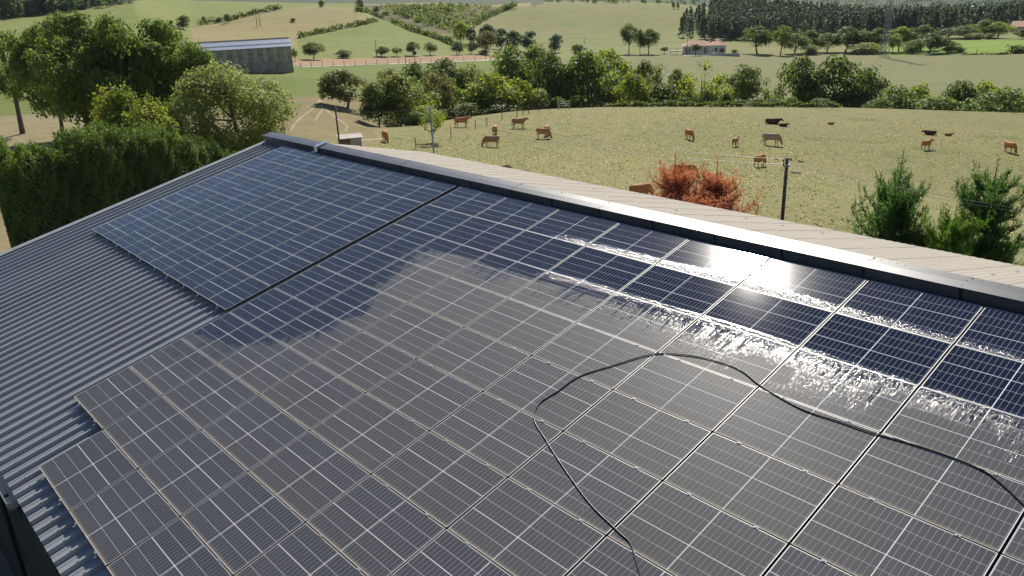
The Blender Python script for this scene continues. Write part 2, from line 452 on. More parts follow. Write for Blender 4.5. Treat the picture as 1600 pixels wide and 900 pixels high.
# ------------------------------------------------------------------ the hangar roof and its panels
PL, PW = 1.742, 1.098
def panel_meshes(L, W, flip, dirty=False):
    fr = MB(); t = .008; d = .035
    fr.box(-L / 2, L / 2, -W / 2, -W / 2 + t, -d, 0)
    fr.box(-L / 2, L / 2, W / 2 - t, W / 2, -d, 0)
    fr.box(-L / 2, -L / 2 + t, -W / 2 + t + .0004, W / 2 - t - .0004, -d, -.0003)
    fr.box(L / 2 - t, L / 2, -W / 2 + t + .0004, W / 2 - t - .0004, -d, -.0003)
    bs = MB(); bs.box(-L / 2 + t, L / 2 - t, -W / 2 + t, W / 2 - t, -.012, -.0016)
    cells = []
    mg = .004; thin = .0036; bold = .0095
    h = (W - 2 * t - 2 * mg - 3 * thin - bold) / 5
    x0 = -L / 2 + t + mg; mid = .0055
    gaps = [thin, bold, thin, thin] if not flip else [thin, thin, bold, thin]
    y = W / 2 - t - mg
    for r in range(5):
        for (a, b) in ((x0, -mid), (mid, -x0)):
            c = MB(); c.quad((a, y - h, -.0012), (b, y - h, -.0012), (b, y, -.0012), (a, y, -.0012))
            cells.append(c.mesh('cell_string', M['cell']))
        y -= h + (gaps[r] if r < 4 else 0)
    fm = fr.mesh('frame', M['alu']); fm.materials.append(M['sideshade']); fm.materials.append(M['grime'])
    for pl in fm.polygons:
        if abs(pl.normal.z) < .5: pl.material_index = 1
        elif dirty and pl.center.y < -W / 2 + t: pl.material_index = 2
    return fm, bs.mesh('backing_sheet', M['sheet']), cells
clampm = MB(); clampm.box(-.03, .03, -.018, .018, -.03, .006); clampm.box(-.008, .008, -.008, .008, .006, .012)
clampm = clampm.mesh('clamp', M['clamp'])
footm = MB(); footm.box(-.02, .02, -.07, .05, -.055, -.036); footm.box(-.02, .02, -.07, -.05, -.10, -.055)
footm = footm.mesh('mounting_foot', M['galv'])
ORD = ['first', 'second', 'third', 'fourth', 'fifth', 'sixth', 'seventh', 'eighth', 'ninth', 'tenth', 'eleventh']
rnd = random.Random(4)
PM = [panel_meshes(PL, PW, False), panel_meshes(PL, PW, True)]
PD = [panel_meshes(PL, PW, False, True), panel_meshes(PL, PW, True, True)]
FAR_PU = 1.888
PF = [panel_meshes(FAR_PU - .026, PW, False), panel_meshes(FAR_PU - .026, PW, True)]
def solar_panel(uc, vc, meshes, label, group, bottom=False, L=PL, tilt=0.0):
    jit = Matrix.Rotation(R_(rnd.gauss(0, .08) + tilt), 4, 'X') @ Matrix.Rotation(R_(rnd.gauss(0, .10)), 4, 'Y')
    e = empty('solar_panel', M=ROOFM @ Matrix.Translation((uc, -vc, 0)) @ jit)
    tag(e, label, 'solar panel', group)
    fr, bs, cells = meshes
    link('frame', fr, e); link('backing_sheet', bs, e)
    for c in cells: link('cell_string', c, e)
    for s in (-.27, .27):
        link('clamp', clampm, e, Matrix.Translation((s * L, -PW / 2 - .010, 0)))
        if bottom: link('mounting_foot', footm, e, Matrix.Translation((s * L * 1.05, -PW / 2, 0)))
def visible(u0, u1, v0, v1, m=420):
    pts = [ROOF0 + np.array([u, 0, 0]) + RV * v for u in (u0, u1) for v in (v0, v1)]
    x, y, z = proj(np.array(pts))
    return z.min() > 1 and x.max() > -m and x.min() < 1600 + m and y.min() < 900 + m
for c in range(0, 11):
    for r in range(0, 9 if c == 0 else 10):
        u0, v0 = c * PU, r * PV
        if not visible(u0, u0 + PU, v0, v0 + PV): continue
        if r < 2: st = 'clean dark solar panel'
        elif r == 2 and c >= 2: st = 'water-streaked solar panel'
        elif c == 0 and r < 6 or c == 1 and r < 6: st = 'washed blue solar panel'
        else: st = 'dusty grey solar panel'
        lab = '%s, %s row below the ridge, %s column right of black gap' % (st, ORD[r], ORD[c])
        solar_panel(u0 + PU / 2, v0 + PV / 2, (PD if st.startswith('dusty') else PM)[(r + c) % 2 if c < 2 else (r * 7 + c * 3) % 2], lab, 'solar panels of the near array',
                    bottom=(r == 9 or (c == 0 and r == 8)), tilt={0: .35, 1: .70, 2: .25}.get(r, 0))
for c in range(5):
    for r in range(6):
        lab = 'clean blue solar panel, %s left of the black gap, %s row below the ridge' % (ORD[c], ORD[r])
        solar_panel(-.17 - FAR_PU * (c + .5), r * PV + PV / 2 - .05 * (c / 5), PF[(r + c) % 2], lab, 'solar panels of the far array', bottom=(r == 5), L=FAR_PU)

# building: thing with roof, cap sections, walls, gutter
U0, U1, VE = -11.25, 20.2, 11.66
b = empty('farm_hangar', (3, -3, 0))
tag(b, 'large farm hangar with grey ribbed steel roof and beige far slope under the solar panels', 'barn')
BI = Matrix.Translation((-3, 3, 0))          # building-local matrix for world-built geometry
def bpart(mb, name, mat, roofspace=True, smooth=False, parent=None):
    o = mb.build(name, mat, parent or b, BI @ ROOFM if roofspace else BI, smooth)
    return o
prof = []
PITCH = .3333; PN = -.160; RH = .062
k0 = int(math.floor((U1 - U0) / PITCH))
for k in range(k0):
    u = U0 + k * PITCH
    prof += [(u, PN), (u + .070, PN), (u + .076, PN + .006), (u + .088, PN + .006), (u + .094, PN),
             (u + .150, PN), (u + .156, PN + .006), (u + .168, PN + .006), (u + .174, PN), (u + .232, PN),
             (u + .252, PN + RH), (u + .300, PN + RH), (u + .320, PN)]
prof.append((U0 + k0 * PITCH, PN))
mb = MB()
n = len(prof); ys = [.46, -2.0, -5.0, -8.0, -VE]
vs = []
for y in ys: vs += [(a, y, c) for a, c in prof]
fs = [(j * n + i, j * n + i + 1, (j + 1) * n + i + 1, (j + 1) * n + i) for j in range(len(ys) - 1) for i in range(n - 1)]
mb.add(vs, fs)
mb.add([(a, c, d - .004) for a, c, d in vs], [f[::-1] for f in fs])
o = bpart(mb, 'roof_sheet', M['roof'])
# screws on the ribs (countless, joined)
mb = MB()
for k in range(k0):
    u = U0 + k * PITCH + .28
    for y in (-.8, -3.2, -5.6, -8.0, -10.2, -11.4):
        mb.box(u - .010, u + .010, y - .010, y + .010, PN + RH, PN + RH + .008)
o = bpart(mb, 'roof_screws', M['trim']); tag(o, kind='stuff')
# verge trim on the far edge
mb = MB()
mb.prism([(-.18, -.30), (-.18, -.085), (-.02, -.085), (.05, -.10), (.05, -.115), (-.03, -.105), (-.165, -.105), (-.165, -.30)],
         (1, 0, 0), (0, 0, 1), (0, 1, 0), -VE - .02, .44, (U0, 0, 0))
bpart(mb, 'verge_trim', M['trim'])
# ridge cap in lapped sections with rivets
jn = [roof(x, y, .13)[0] for x, y in [(640, 250), (742, 277), (805, 291), (871, 303), (945, 318), (1029, 336), (1124, 357), (1232, 378), (1357, 405), (1505, 443)]]
js = [U0 - .12, -8.9, -6.6, -4.3] + jn + [jn[-1] + 1.9, jn[-1] + 3.8, U1]
js = sorted(js)
for i in range(len(js) - 1):
    a, c = js[i], js[i + 1] + (.05 if i < len(js) - 2 else 0)
    lift = .0025 * (i % 2)
    mb = MB()
    P = [(.03, -.100), (.165, -.098), (.165, .105), (.145, .125), (.155, .132), (.34, .136), (.53, .128), (.62, -.10)]
    P = [(p, q + lift) for p, q in P]
    Q = [(p + (.004 if p > .1 else 0), q - .004) for p, q in P][::-1]
    mb.prism(P + Q, (0, 1, 0), (0, 0, 1), (1, 0, 0), a, c)
    cap = bpart(mb, 'ridge_cap', M['cap'])
    for (yy, du) in ((.24, -.03), (.40, -.02), (.50, .03)):
        r_ = MB(); r_.tube([(a + .03 + du, yy, .128), (a + .03 + du, yy, .142)], .013, 6)
        link('rivet', r_.mesh('rivet', M['darkmetal']), cap)
    r_ = MB()
    for q in range(5):
        r_.box(a + .06 + q * .13, a + .072 + q * .13, .46, .472, .130, .138)
    s_ = r_.build('screw_row', M['darkmetal'], cap); tag(s_, kind='stuff')
# far slope: overlapping fibre-cement sheets, corrugated down the slope
YR, ZR = .62, 9.42
TB = R_(13)
BX = Matrix.Translation((0, YR, ZR)) @ Matrix.Rotation(-TB, 4, 'X')
SW, SLN = 1.05, 1.62
ncol = int((U1 + 10.9) / SW) + 1
sheet_me = []
for v_ in range(2):
    mb = MB(); m_ = 25
    pr = [(SW * 1.04 * i / (m_ - 1), .005 * math.cos(2 * math.pi * i / 4)) for i in range(m_)]
    for i in range(m_ - 1):
        (x0, z0), (x1, z1) = pr[i], pr[i + 1]
        mb.quad((x0, 0, z0 + .01), (x1, 0, z1 + .01), (x1, SLN + .14, z1 - .012 + .03), (x0, SLN + .14, z0 - .012 + .03))
        mb.quad((x0, SLN + .14, z0 + .018), (x1, SLN + .14, z1 + .018), (x1, SLN + .14, z1 + .006), (x0, SLN + .14, z0 + .006))
    me = mb.mesh('roof_sheet', M['fibre']); sheet_me.append(me)
back = []
for r in range(4):
    for c in range(ncol):
        o = link('fibre_cement_sheet', sheet_me[0], b, BI @ BX @ Matrix.Translation((-11.15 + c * SW, .0 + r * SLN, .006 * (3 - r) - .02 + rnd.uniform(-.001, .001))))
hk = MB(); hk.box(-.02, .02, -.02, .02, 0, .022); hk = hk.mesh('hook_cap', M['white'])
mb = MB()
for r in range(4):
    for c in range(ncol):
        if rnd.random() < .3:
            x = -11.15 + c * SW + .52; y = r * SLN + SLN - .1
            mb.box(x - .03, x + .03, y - .02, y + .02, .02, .044)
o = mb.build('hook_caps', M['white'], b, BI @ BX); tag(o, kind='stuff')
# bracing lines of old lightning wire on the beige slope
# walls
zE = ROOF0[2] - VE * math.sin(TH); yE = -VE * math.cos(TH)
mb = MB()
yw = yE + .28; zt = zE - .20
mb.prism([(yw, 0), (yw, zt), (0.4, 9.15), (6.5, 7.85), (6.5, 0)], (0, 1, 0), (0, 0, 1), (1, 0, 0), U0 + .15, U0 + .3)
bpart(mb, 'gable_wall', M['wall'], False)
mb = MB(); mb.prism([(yw, 0), (yw, zt), (0.4, 9.15), (6.5, 7.85), (6.5, 0)], (0, 1, 0), (0, 0, 1), (1, 0, 0), U1 - .3, U1 - .15)
bpart(mb, 'gable_wall', M['wall'], False)
mb = MB()
x = U0 + .31
while x < U1 - .35:                                    # ribbed cladding along the eave wall
    mb.box(x, x + .24, yw, yw + .04, 0, zt); mb.box(x + .24, x + .30, yw - .025, yw + .03, 0, zt)
    x += .30
bpart(mb, 'eave_wall', M['wall'], False)
mb = MB(); mb.box(U0 + .31, U1 - .31, 6.42, 6.5, 0, 7.7); bpart(mb, 'rear_wall', M['wall'], False)
# gutter along the left part of the eave, white downpipe
mb = MB()
gp = [(-.02, .0), (-.02, -.10), (.0, -.135), (.10, -.135), (.13, -.10), (.13, .0), (.122, .0), (.122, -.095), (.095, -.127), (.003, -.127), (-.012, -.095), (-.012, .0)]
mb.prism(gp, (0, -1, 0), (0, 0, 1), (1, 0, 0), U0, 2.05, (0, yE + .02, zE - .19))
mb.prism([(-.02, .0), (-.02, -.10), (.0, -.135), (.10, -.135), (.13, -.10), (.13, .0)], (0, -1, 0), (0, 0, 1), (1, 0, 0), 2.05, 2.058, (0, yE + .02, zE - .19))
g_ = bpart(mb, 'gutter', M['trim'], False)
mb = MB(); mb.tube([(1.55, yE - .05, zE - .30), (1.55, yE - .05, zE - .42), (1.62, yE + .02, zE - .56), (1.70, yE + .10, zE - .62), (1.45, yE + .19, zE - .68), (.6, yE + .2, zE - .72), (-2.5, yE + .2, zE - .80), (-2.6, yE + .2, zE - .95), (-2.6, yE + .2, 0)], .045, 10)
bpart(mb, 'downpipe', M['darkmetal'], False, True)
# bent metal bracket over the ridge cap
mb = MB()
u = roof(508, 228, .05)[0]
for (p, q) in [((-.03, .012), (.10, .012)), ((.10, .012), (.135, .16)), ((.135, .16), (.57, .17))]:
    (y0, z0), (y1, z1) = p, q
    dn = np.array([-(z1 - z0), y1 - y0]); dn = dn / np.linalg.norm(dn) * .012
    mb.prism([(y0, z0), (y1, z1), (y1 + dn[0], z1 + dn[1]), (y0 + dn[0], z0 + dn[1])], (0, 1, 0), (0, 0, 1), (1, 0, 0), u - .11, u + .11)
o = mb.build('roof_bracket', M['galv'], None, ROOFM)
tag(o, 'shiny bent metal bracket folded over the far end of the ridge cap', 'bracket')

# ------------------------------------------------------------------ hose
hp = [(1006, 930), (1000, 900), (985, 850), (972, 836), (955, 820), (920, 785), (880, 730), (850, 683), (834, 654), (843, 630), (870, 612), (905, 588), (960, 570), (1020, 553), (1080, 555), (1130, 567), (1160, 580), (1185, 600), (1220, 622), (1260, 642), (1310, 658), (1360, 675), (1420, 692), (1480, 712), (1530, 732), (1560, 752), (1605, 794), (1650, 840)]
hp = [np.array([roof(x, y, .014)[0], -roof(x, y, .010)[1], .0105]) for x, y in hp]
def catmull(P, k=6):
    out = []
    for i in range(len(P) - 1):
        p0, p1, p2, p3 = P[max(i - 1, 0)], P[i], P[i + 1], P[min(i + 2, len(P) - 1)]
        for j in range(k):
            t = j / k
            out.append(.5 * ((2 * p1) + (-p0 + p2) * t + (2 * p0 - 5 * p1 + 4 * p2 - p3) * t * t + (-p0 + 3 * p1 - 3 * p2 + p3) * t ** 3))
    out.append(P[-1]); return out
mb = MB(); mb.tube(catmull(hp), .009, 8)
o = mb.build('water_hose', M['rubber'], None, ROOFM, True)
tag(o, 'thin black water hose looping across the dusty solar panels', 'hose')
#--PART3--
def cards(C, Nn, L, Wd, rng, twist=None):
    """rhombic leaf cards: centres, normals, half length, half width -> verts, quads"""
    n = len(C)
    t = rng.normal(size=(n, 3)) if twist is None else twist
    a = t - (t * Nn).sum(1, keepdims=True) * Nn
    a /= np.linalg.norm(a, axis=1, keepdims=True) + 1e-9
    b_ = np.cross(Nn, a)
    L = np.asarray(L).reshape(-1, 1); Wd = np.asarray(Wd).reshape(-1, 1)
    v = np.stack([C - a * L, C + b_ * Wd + Nn * Wd * .25, C + a * L, C - b_ * Wd + Nn * Wd * .25], 1).reshape(-1, 3)
    return v, np.arange(4 * n).reshape(-1, 4)
def unit(v): return v / (np.linalg.norm(v, axis=1, keepdims=True) + 1e-9)
# ------------------------------------------------------------------ terrain: height field round the camera's foot point
def prow(pts):
    """row of (x, y, D) seen in the photo or (x, None, D, z) given directly -> azimuth-sorted arrays"""
    out = []
    for p in pts:
        if p[1] is None:
            a = azel(p[0], 100)[0]; out.append((a, p[2], p[3]))
        else:
            a, e = azel(p[0], p[1]); out.append((a, p[2], CAM[2] + e * p[2]))
    out.sort()
    return np.array(out)
N_ = None
ROWS = [
    prow([(0, N_, 12, 0), (1600, N_, 12, 0)]),
    prow([(0, N_, 34, 0), (800, N_, 34, 0), (1600, N_, 34, -.2)]),
    prow([(0, N_, 60, 0), (500, N_, 60, 0), (770, N_, 60, -.5), (1000, N_, 60, -1.0), (1200, N_, 60, -1.2), (1450, N_, 60, -2.2), (1600, N_, 60, -2.6)]),
    prow([(0, N_, 90, 0), (300, N_, 90, 0), (500, N_, 90, -.6), (603, N_, 90, -2.0), (770, N_, 90, -3.2), (900, N_, 90, -3.3), (1077, N_, 90, -3.8), (1207, N_, 90, -4.2), (1450, N_, 90, -6.0), (1600, N_, 90, -6.6)]),
    prow([(-50, N_, 120, -.2), (300, N_, 120, -.5), (450, N_, 115, -1.0), (560, 206, 106), (640, 197, 116), (720, 184, 130), (800, 174.5, 135), (860, 170.5, 137), (1000, 167, 140), (1200, 167.5, 142), (1400, 169.5, 142), (1600, 176, 140), (1650, 177.5, 140)]),
    prow([(-50, N_, 145, -.8), (430, N_, 145, -1.4), (500, 152, 140), (560, 178, 128), (640, N_, 134, -8.2), (720, N_, 152, -11), (860, N_, 158, -11.8), (1000, N_, 162, -13), (1200, N_, 164, -14.6), (1400, N_, 164, -16), (1650, N_, 162, -17)]),
    prow([(0, 128, 180), (300, 118, 180), (458, 116.5, 178), (540, 114, 190), (640, 108, 215), (760, 107, 232), (860, 122, 215), (1000, 130, 215), (1200, 150, 205), (1400, 151, 205), (1600, 152, 205)]),
    prow([(0, 88, 240), (300, 92, 240), (400, 94, 250), (470, 92, 262), (620, 88, 275), (750, 84, 292), (860, 96, 310), (960, 88, 325), (1065, 86, 340), (1200, 86.5, 345), (1400, 87, 345), (1490, 84, 345), (1600, 84, 345)]),
    prow([(0, 55, 320), (150, 52, 330), (300, 62, 330), (470, 61, 340), (620, 60, 350), (740, 76, 350), (860, 85, 385), (960, 76, 400), (1065, 74, 420), (1200, 74, 415), (1350, 72, 415), (1490, 66, 420), (1600, 64.5, 425)]),
    prow([(0, 31, 420), (130, 17, 430), (210, 6, 440), (300, 40, 430), (340, 33, 432), (400, 19, 440), (440, 12.5, 446), (490, 10.5, 450), (560, 15, 440), (597, 31, 430), (680, 49, 405), (742, 64, 385), (800, 71, 440), (900, 73, 455), (1000, 73, 465), (1100, 65, 475), (1200, 56, 520), (1350, 52, 520), (1490, 46, 540), (1600, 43, 540)]),
    prow([(0, 16, 520), (100, 5, 520), (210, 0, 520), (300, 26, 520), (400, 16, 560), (490, 20, 580), (560, 30, 540), (597, 45, 520), (680, 58, 480), (745, 68, 450), (800, 60, 500), (900, 55, 520), (1000, 58, 540), (1100, 52, 550), (1200, 42, 620), (1350, 43, 620), (1490, 40, 640), (1600, 34, 640)]),
    prow([(0, -10, 700), (100, -10, 700), (210, -10, 700), (300, 0, 750), (400, 4, 750), (490, 5, 760), (600, 6, 760), (700, 6, 760), (760, 10, 740), (800, 5, 730), (850, 2.5, 720), (900, 2, 740), (1000, 4, 760), (1050, 6.5, 760), (1110, 12, 760), (1200, 17, 780), (1350, 30, 780), (1490, 29, 780), (1600, 20, 800)]),
    prow([(0, N_, 1150, 2), (800, N_, 1150, -25), (1600, N_, 1150, -45)]),
    prow([(0, -8, 2600), (800, 0, 2600), (1100, 3, 2600), (1350, 7, 2600), (1600, 2, 2600)]),
    prow([(0, -30, 6000), (800, -30, 6000), (1600, -30, 6000)]),
    prow([(0, N_, 9000, 60), (1600, N_, 9000, 60)]),
]
def row_at(az):
    """D, z of every row for an azimuth array"""
    Ds = np.array([np.interp(az, r[:, 0], r[:, 1]) for r in ROWS])
    zs = np.array([np.interp(az, r[:, 0], r[:, 2]) for r in ROWS])
    return Ds, zs
def hnoise(x, y):
    return (np.sin(x * .031 + 1.3) * np.cos(y * .027 - .4) + .5 * np.sin(x * .083 + y * .061) + .35 * np.cos(x * .17 - y * .149 + 2))
def prof_z(Ds, zs, D):
    """monotone-ish smooth profile through the row points (one azimuth)"""
    m = np.diff(zs) / np.diff(Ds)
    t = np.empty(len(Ds)); t[0] = m[0]; t[-1] = m[-1]
    for i in range(1, len(Ds) - 1):
        t[i] = 0 if m[i - 1] * m[i] <= 0 else 2 * m[i - 1] * m[i] / (m[i - 1] + m[i])
    i = np.clip(np.searchsorted(Ds, D) - 1, 0, len(Ds) - 2)
    h = Ds[i + 1] - Ds[i]; s = np.clip((D - Ds[i]) / h, 0, 1)
    return ((2 * s ** 3 - 3 * s ** 2 + 1) * zs[i] + (s ** 3 - 2 * s ** 2 + s) * h * t[i] + (-2 * s ** 3 + 3 * s ** 2) * zs[i + 1] + (s ** 3 - s ** 2) * h * t[i + 1])
def dnoise(x, y, D):
    a = np.clip((D - 60) / 400, 0, 1)
    return hnoise(x, y) * (.06 + .5 * a)
AZR = azel(1650, 100)[0] - .05; AZL = azel(-50, 100)[0] + .05
def wrap(a):
    c = (AZR + AZL) / 2
    return (a - c + math.pi) % (2 * math.pi) - math.pi + c
def zD(az, D):
    Ds, zs = row_at(np.array([az]))
    x, y = CAM[0] + D * math.cos(az), CAM[1] + D * math.sin(az)
    return float(prof_z(Ds[:, 0], zs[:, 0], np.array([D]))[0] + dnoise(x, y, D))
def gz(x, y):
    dx, dy = x - CAM[0], y - CAM[1]
    return zD(wrap(math.atan2(dy, dx)), math.hypot(dx, dy))
def ground(x, y, Dmin=30.0, Dmax=3000.0):
    """first point of the terrain under pixel (x, y)"""
    az, el = azel(x, y)
    D = np.geomspace(Dmin, Dmax, 1600)
    Ds, zs = row_at(np.array([az]))
    X, Y = CAM[0] + D * math.cos(az), CAM[1] + D * math.sin(az)
    z = prof_z(Ds[:, 0], zs[:, 0], D) + dnoise(X, Y, D)
    hit = np.nonzero(CAM[2] + el * D < z)[0]
    i = hit[0] if len(hit) else len(D) - 1
    return np.array([X[i], Y[i], z[i]]), D[i]
def onD(x, D):
    az = azel(x, 100)[0]
    return np.array([CAM[0] + D * math.cos(az), CAM[1] + D * math.sin(az), zD(az, D)])
# grid
fine = np.linspace(AZR, AZL, 600)
coarse = np.linspace(AZL, AZR + 2 * math.pi, 61)[1:-1]
AZ = np.concatenate([fine, coarse]); na = len(AZ)
STEPS = [2, 3, 8, 14, 16, 10, 10, 22, 16, 16, 12, 22, 5, 6, 4]
Ds, zs = row_at(wrap(AZ))
rings = []
for i, k in enumerate(STEPS):
    for j in range(k): rings.append((i, j / k))
rings.append((len(STEPS) - 1, 1.0))
Dg = np.array([Ds[i] * (1 - f) + Ds[i + 1] * f for i, f in rings])
Zg = np.empty_like(Dg)
for a in range(na): Zg[:, a] = prof_z(Ds[:, a], zs[:, a], Dg[:, a])
Xg = CAM[0] + Dg * np.cos(AZ)[None]; Yg = CAM[1] + Dg * np.sin(AZ)[None]
Zg = Zg + dnoise(Xg, Yg, Dg)
nr = len(rings)
idx = np.arange(nr * na).reshape(nr, na)
q = np.stack([idx[:-1], idx[1:], np.roll(idx, -1, 1)[1:], np.roll(idx, -1, 1)[:-1]], -1)
fr_row = np.array([r[0] for r in rings[:-1]])[:, None] * np.ones((1, na), int)
V = np.stack([Xg, Yg, Zg], -1).reshape(-1, 3)
cen = V[q.reshape(-1, 4)].mean(1).reshape(nr - 1, na, 3)
px, py, pz = proj(cen)
front = (pz > 1) & (np.arange(na)[None] < 600)
px = np.where(front, px, 5000.0)
def lin(x, a, b_): return a[1] + (b_[1] - a[1]) * (x - a[0]) / (b_[0] - a[0])
zone = np.full(px.shape, 'farm', dtype=object)
r_ = fr_row
zone[(r_ >= 1)] = 'pasture'
zone[(r_ >= 1) & (px < 425) & (r_ <= 6)] = 'yard'
zone[(r_ >= 1) & (r_ <= 4) & (px >= 425) & (px < 585)] = 'trampled'
zone[(r_ == 4) & (px >= 585)] = 'trampled'
zone[(r_ == 5)] = 'trampled'
zone[(r_ >= 4) & (r_ <= 6) & (px >= 425) & (px < 790) & (py < 152)] = 'meadow'
zone[(r_ >= 5) & (r_ <= 6) & (px < 425)] = 'meadow'
zone[(r_ == 6) & (px > 430) & (py < np.interp(px, [430, 620, 800], [104.5, 99, 93])) & (px < 830)] = 'stubble'
zone[(r_ == 6) & (px >= 830)] = 'hay'
zone[(r_ == 5) & (px >= 790)] = 'hay'
zone[(r_ >= 7) & (r_ <= 8)] = 'hillgreen'
zone[(r_ >= 7) & (r_ <= 8) & (px > 300) & (px < 605) & (py < np.interp(px, [300, 462, 466, 500, 560, 598], [84, 84, 59, 53, 40, 31]))] = 'tan'
zone[(r_ >= 7) & (px >= 745)] = 'hillpasture'
zone[(r_ == 7) & (px >= 1380) & (px < 4000)] = 'bright'
zone[(r_ == 7) & (px >= 1130) & (px < 1380)] = 'hillpasture'
zone[(r_ >= 9) & (px < 560)] = 'hillgreen'
zone[(r_ >= 9) & (px < np.interp(py, [0, 29], [225, 0]))] = 'forest'
zone[(r_ >= 7) & (r_ <= 8) & (px > 290) & (px < 450) & (py < np.interp(px, [290, 312, 440, 450], [50, 40, 14, 12]))] = 'hillgreen'
zone[(r_ >= 9) & (px >= 560) & (px < np.interp(py, [6, 20, 36, 60], [850, 775, 745, 735]))] = 'scrub'
zone[(r_ >= 9) & (px >= 560) & (px < 830) & (py < np.interp(px, [560, 700, 830], [7, 8.5, 12]))] = 'tan'
zone[(r_ >= 9) & (px > 1130) & (px < 4000)] = 'forest'
zone[(r_ >= 11)] = 'hillpasture'
zone[(r_ >= 12)] = 'far'
zone[(px >= 4000) & (r_ >= 1)] = 'pasture'
NAMES = {'farm': 'farmyard', 'pasture': 'pasture', 'yard': 'dry_yard', 'trampled': 'trampled_ground', 'meadow': 'green_meadow', 'stubble': 'stubble_field', 'hay': 'hay_field',
         'hillgreen': 'grassy_hillside', 'tan': 'dry_hillside', 'hillpasture': 'hill_pasture', 'bright': 'green_crop_field', 'scrub': 'scrub_hillside', 'forest': 'forest_floor', 'far': 'far_hills'}
flat = zone.reshape(-1); qf = q.reshape(-1, 4)
for zname in NAMES:
    sel = qf[flat == zname]
    if not len(sel): continue
    u_, inv = np.unique(sel, return_inverse=True)
    me = np_mesh(NAMES[zname], V[u_], inv.reshape(-1, 4), G[zname], smooth=True)
    tag(link(NAMES[zname], me), kind='structure')
ctr = MB(); rim = [tuple(V[idx[0, a]]) for a in range(na)]
ctr.add([(CAM[0], CAM[1], 0)] + rim, [(0, 1 + a, 1 + (a + 1) % na) for a in range(na)])
tag(ctr.build('farmyard', G['farm']), kind='structure')
# dry tufts standing in the near pasture
def tufts():
    rng = np.random.default_rng(5)
    n = 60000
    az = rng.uniform(azel(1640, 100)[0], azel(560, 100)[0], n); D = 34 + (132 - 34) * rng.random(n) ** .8
    Ds, zs = row_at(az)
    ok = D < Ds[4] - 1
    az, D, Ds, zs = az[ok], D[ok], Ds[:, ok], zs[:, ok]
    x, y = CAM[0] + D * np.cos(az), CAM[1] + D * np.sin(az)
    keep = (hnoise(x * 2.3, y * 2.1) + rng.normal(size=len(x)) * .8) > -.4
    az, D, Ds, zs, x, y = az[keep], D[keep], Ds[:, keep], zs[:, keep], x[keep], y[keep]
    z = np.array([prof_z(Ds[:, i], zs[:, i], D[i:i + 1])[0] for i in range(len(D))]) + dnoise(x, y, D)
    C = np.stack([x, y, z + .03], 1); k = len(C)
    o3 = C.mean(0)
    tw = rng.normal(size=(k, 3)) * [1, 1, .5] + [0, 0, .3]
    sz = rng.uniform(.05, .15, k)
    v, q_ = cards(C - o3, unit(rng.normal(size=(k, 3)) * .8 + [0, 0, .8]), sz, sz * .5, rng, tw)
    o = link('dry_grass_tufts', np_mesh('dry_grass_tufts', v, q_, LEAF['straw'], rng.random(k) ** .8)); o.location = Vector(o3)
    tag(o, kind='stuff')
# draped strips: cow paths and the gravel lane
def drape(name, pts, width, mat, lift=.03, n=10):
    P = []
    for i in range(len(pts) - 1):
        for j in range(n):
            t = j / n
            P.append((pts[i][0] * (1 - t) + pts[i + 1][0] * t, pts[i][1] * (1 - t) + pts[i + 1][1] * t))
    P.append(pts[-1])
    W = [ground(x, y)[0] for x, y in P]
    vs = []; fs = []
    rr = random.Random(len(pts))
    for i, p in enumerate(W):
        t = W[min(i + 1, len(W) - 1)] - W[max(i - 1, 0)]; t[2] = 0; t /= np.linalg.norm(t) + 1e-9
        s = np.array([-t[1], t[0], 0]) * width * (.35 + .3 * rr.random())
        for k in (-1, 0, 1):
            a = p + s * k; vs.append((a[0], a[1], gz(a[0], a[1]) + lift))
    for i in range(len(W) - 1):
        for k in (0, 1): fs.append((i * 3 + k, i * 3 + k + 1, i * 3 + 4 + k, i * 3 + 3 + k))
    m_ = MB(); m_.add(vs, fs)
    return tag(m_.build(name, mat), kind='structure')
for pts in [[(499, 156), (494, 166), (482, 176), (470, 184), (461, 194), (454, 206)], [(499, 156), (505, 166), (513, 174), (522, 182), (533, 189), (543, 198), (540, 206)],
            [(500, 160), (514, 178), (528, 187), (540, 196)], [(478, 168), (500, 160)], [(499, 156), (505, 170), (497, 182), (492, 190)]]:
    drape('path', pts, .32, G['path'])
tufts()
drape('path', [(556, 220), (580, 219), (603, 217)], 1.2, G['path'])
drape('lane', [(470, 105), (540, 102.5), (620, 100), (700, 97), (790, 93)], 2.2, G['road'], .06)
drape('lane', [(965, 88.5), (1060, 87), (1140, 87.5), (1190, 88)], 4.0, G['road'], .06)
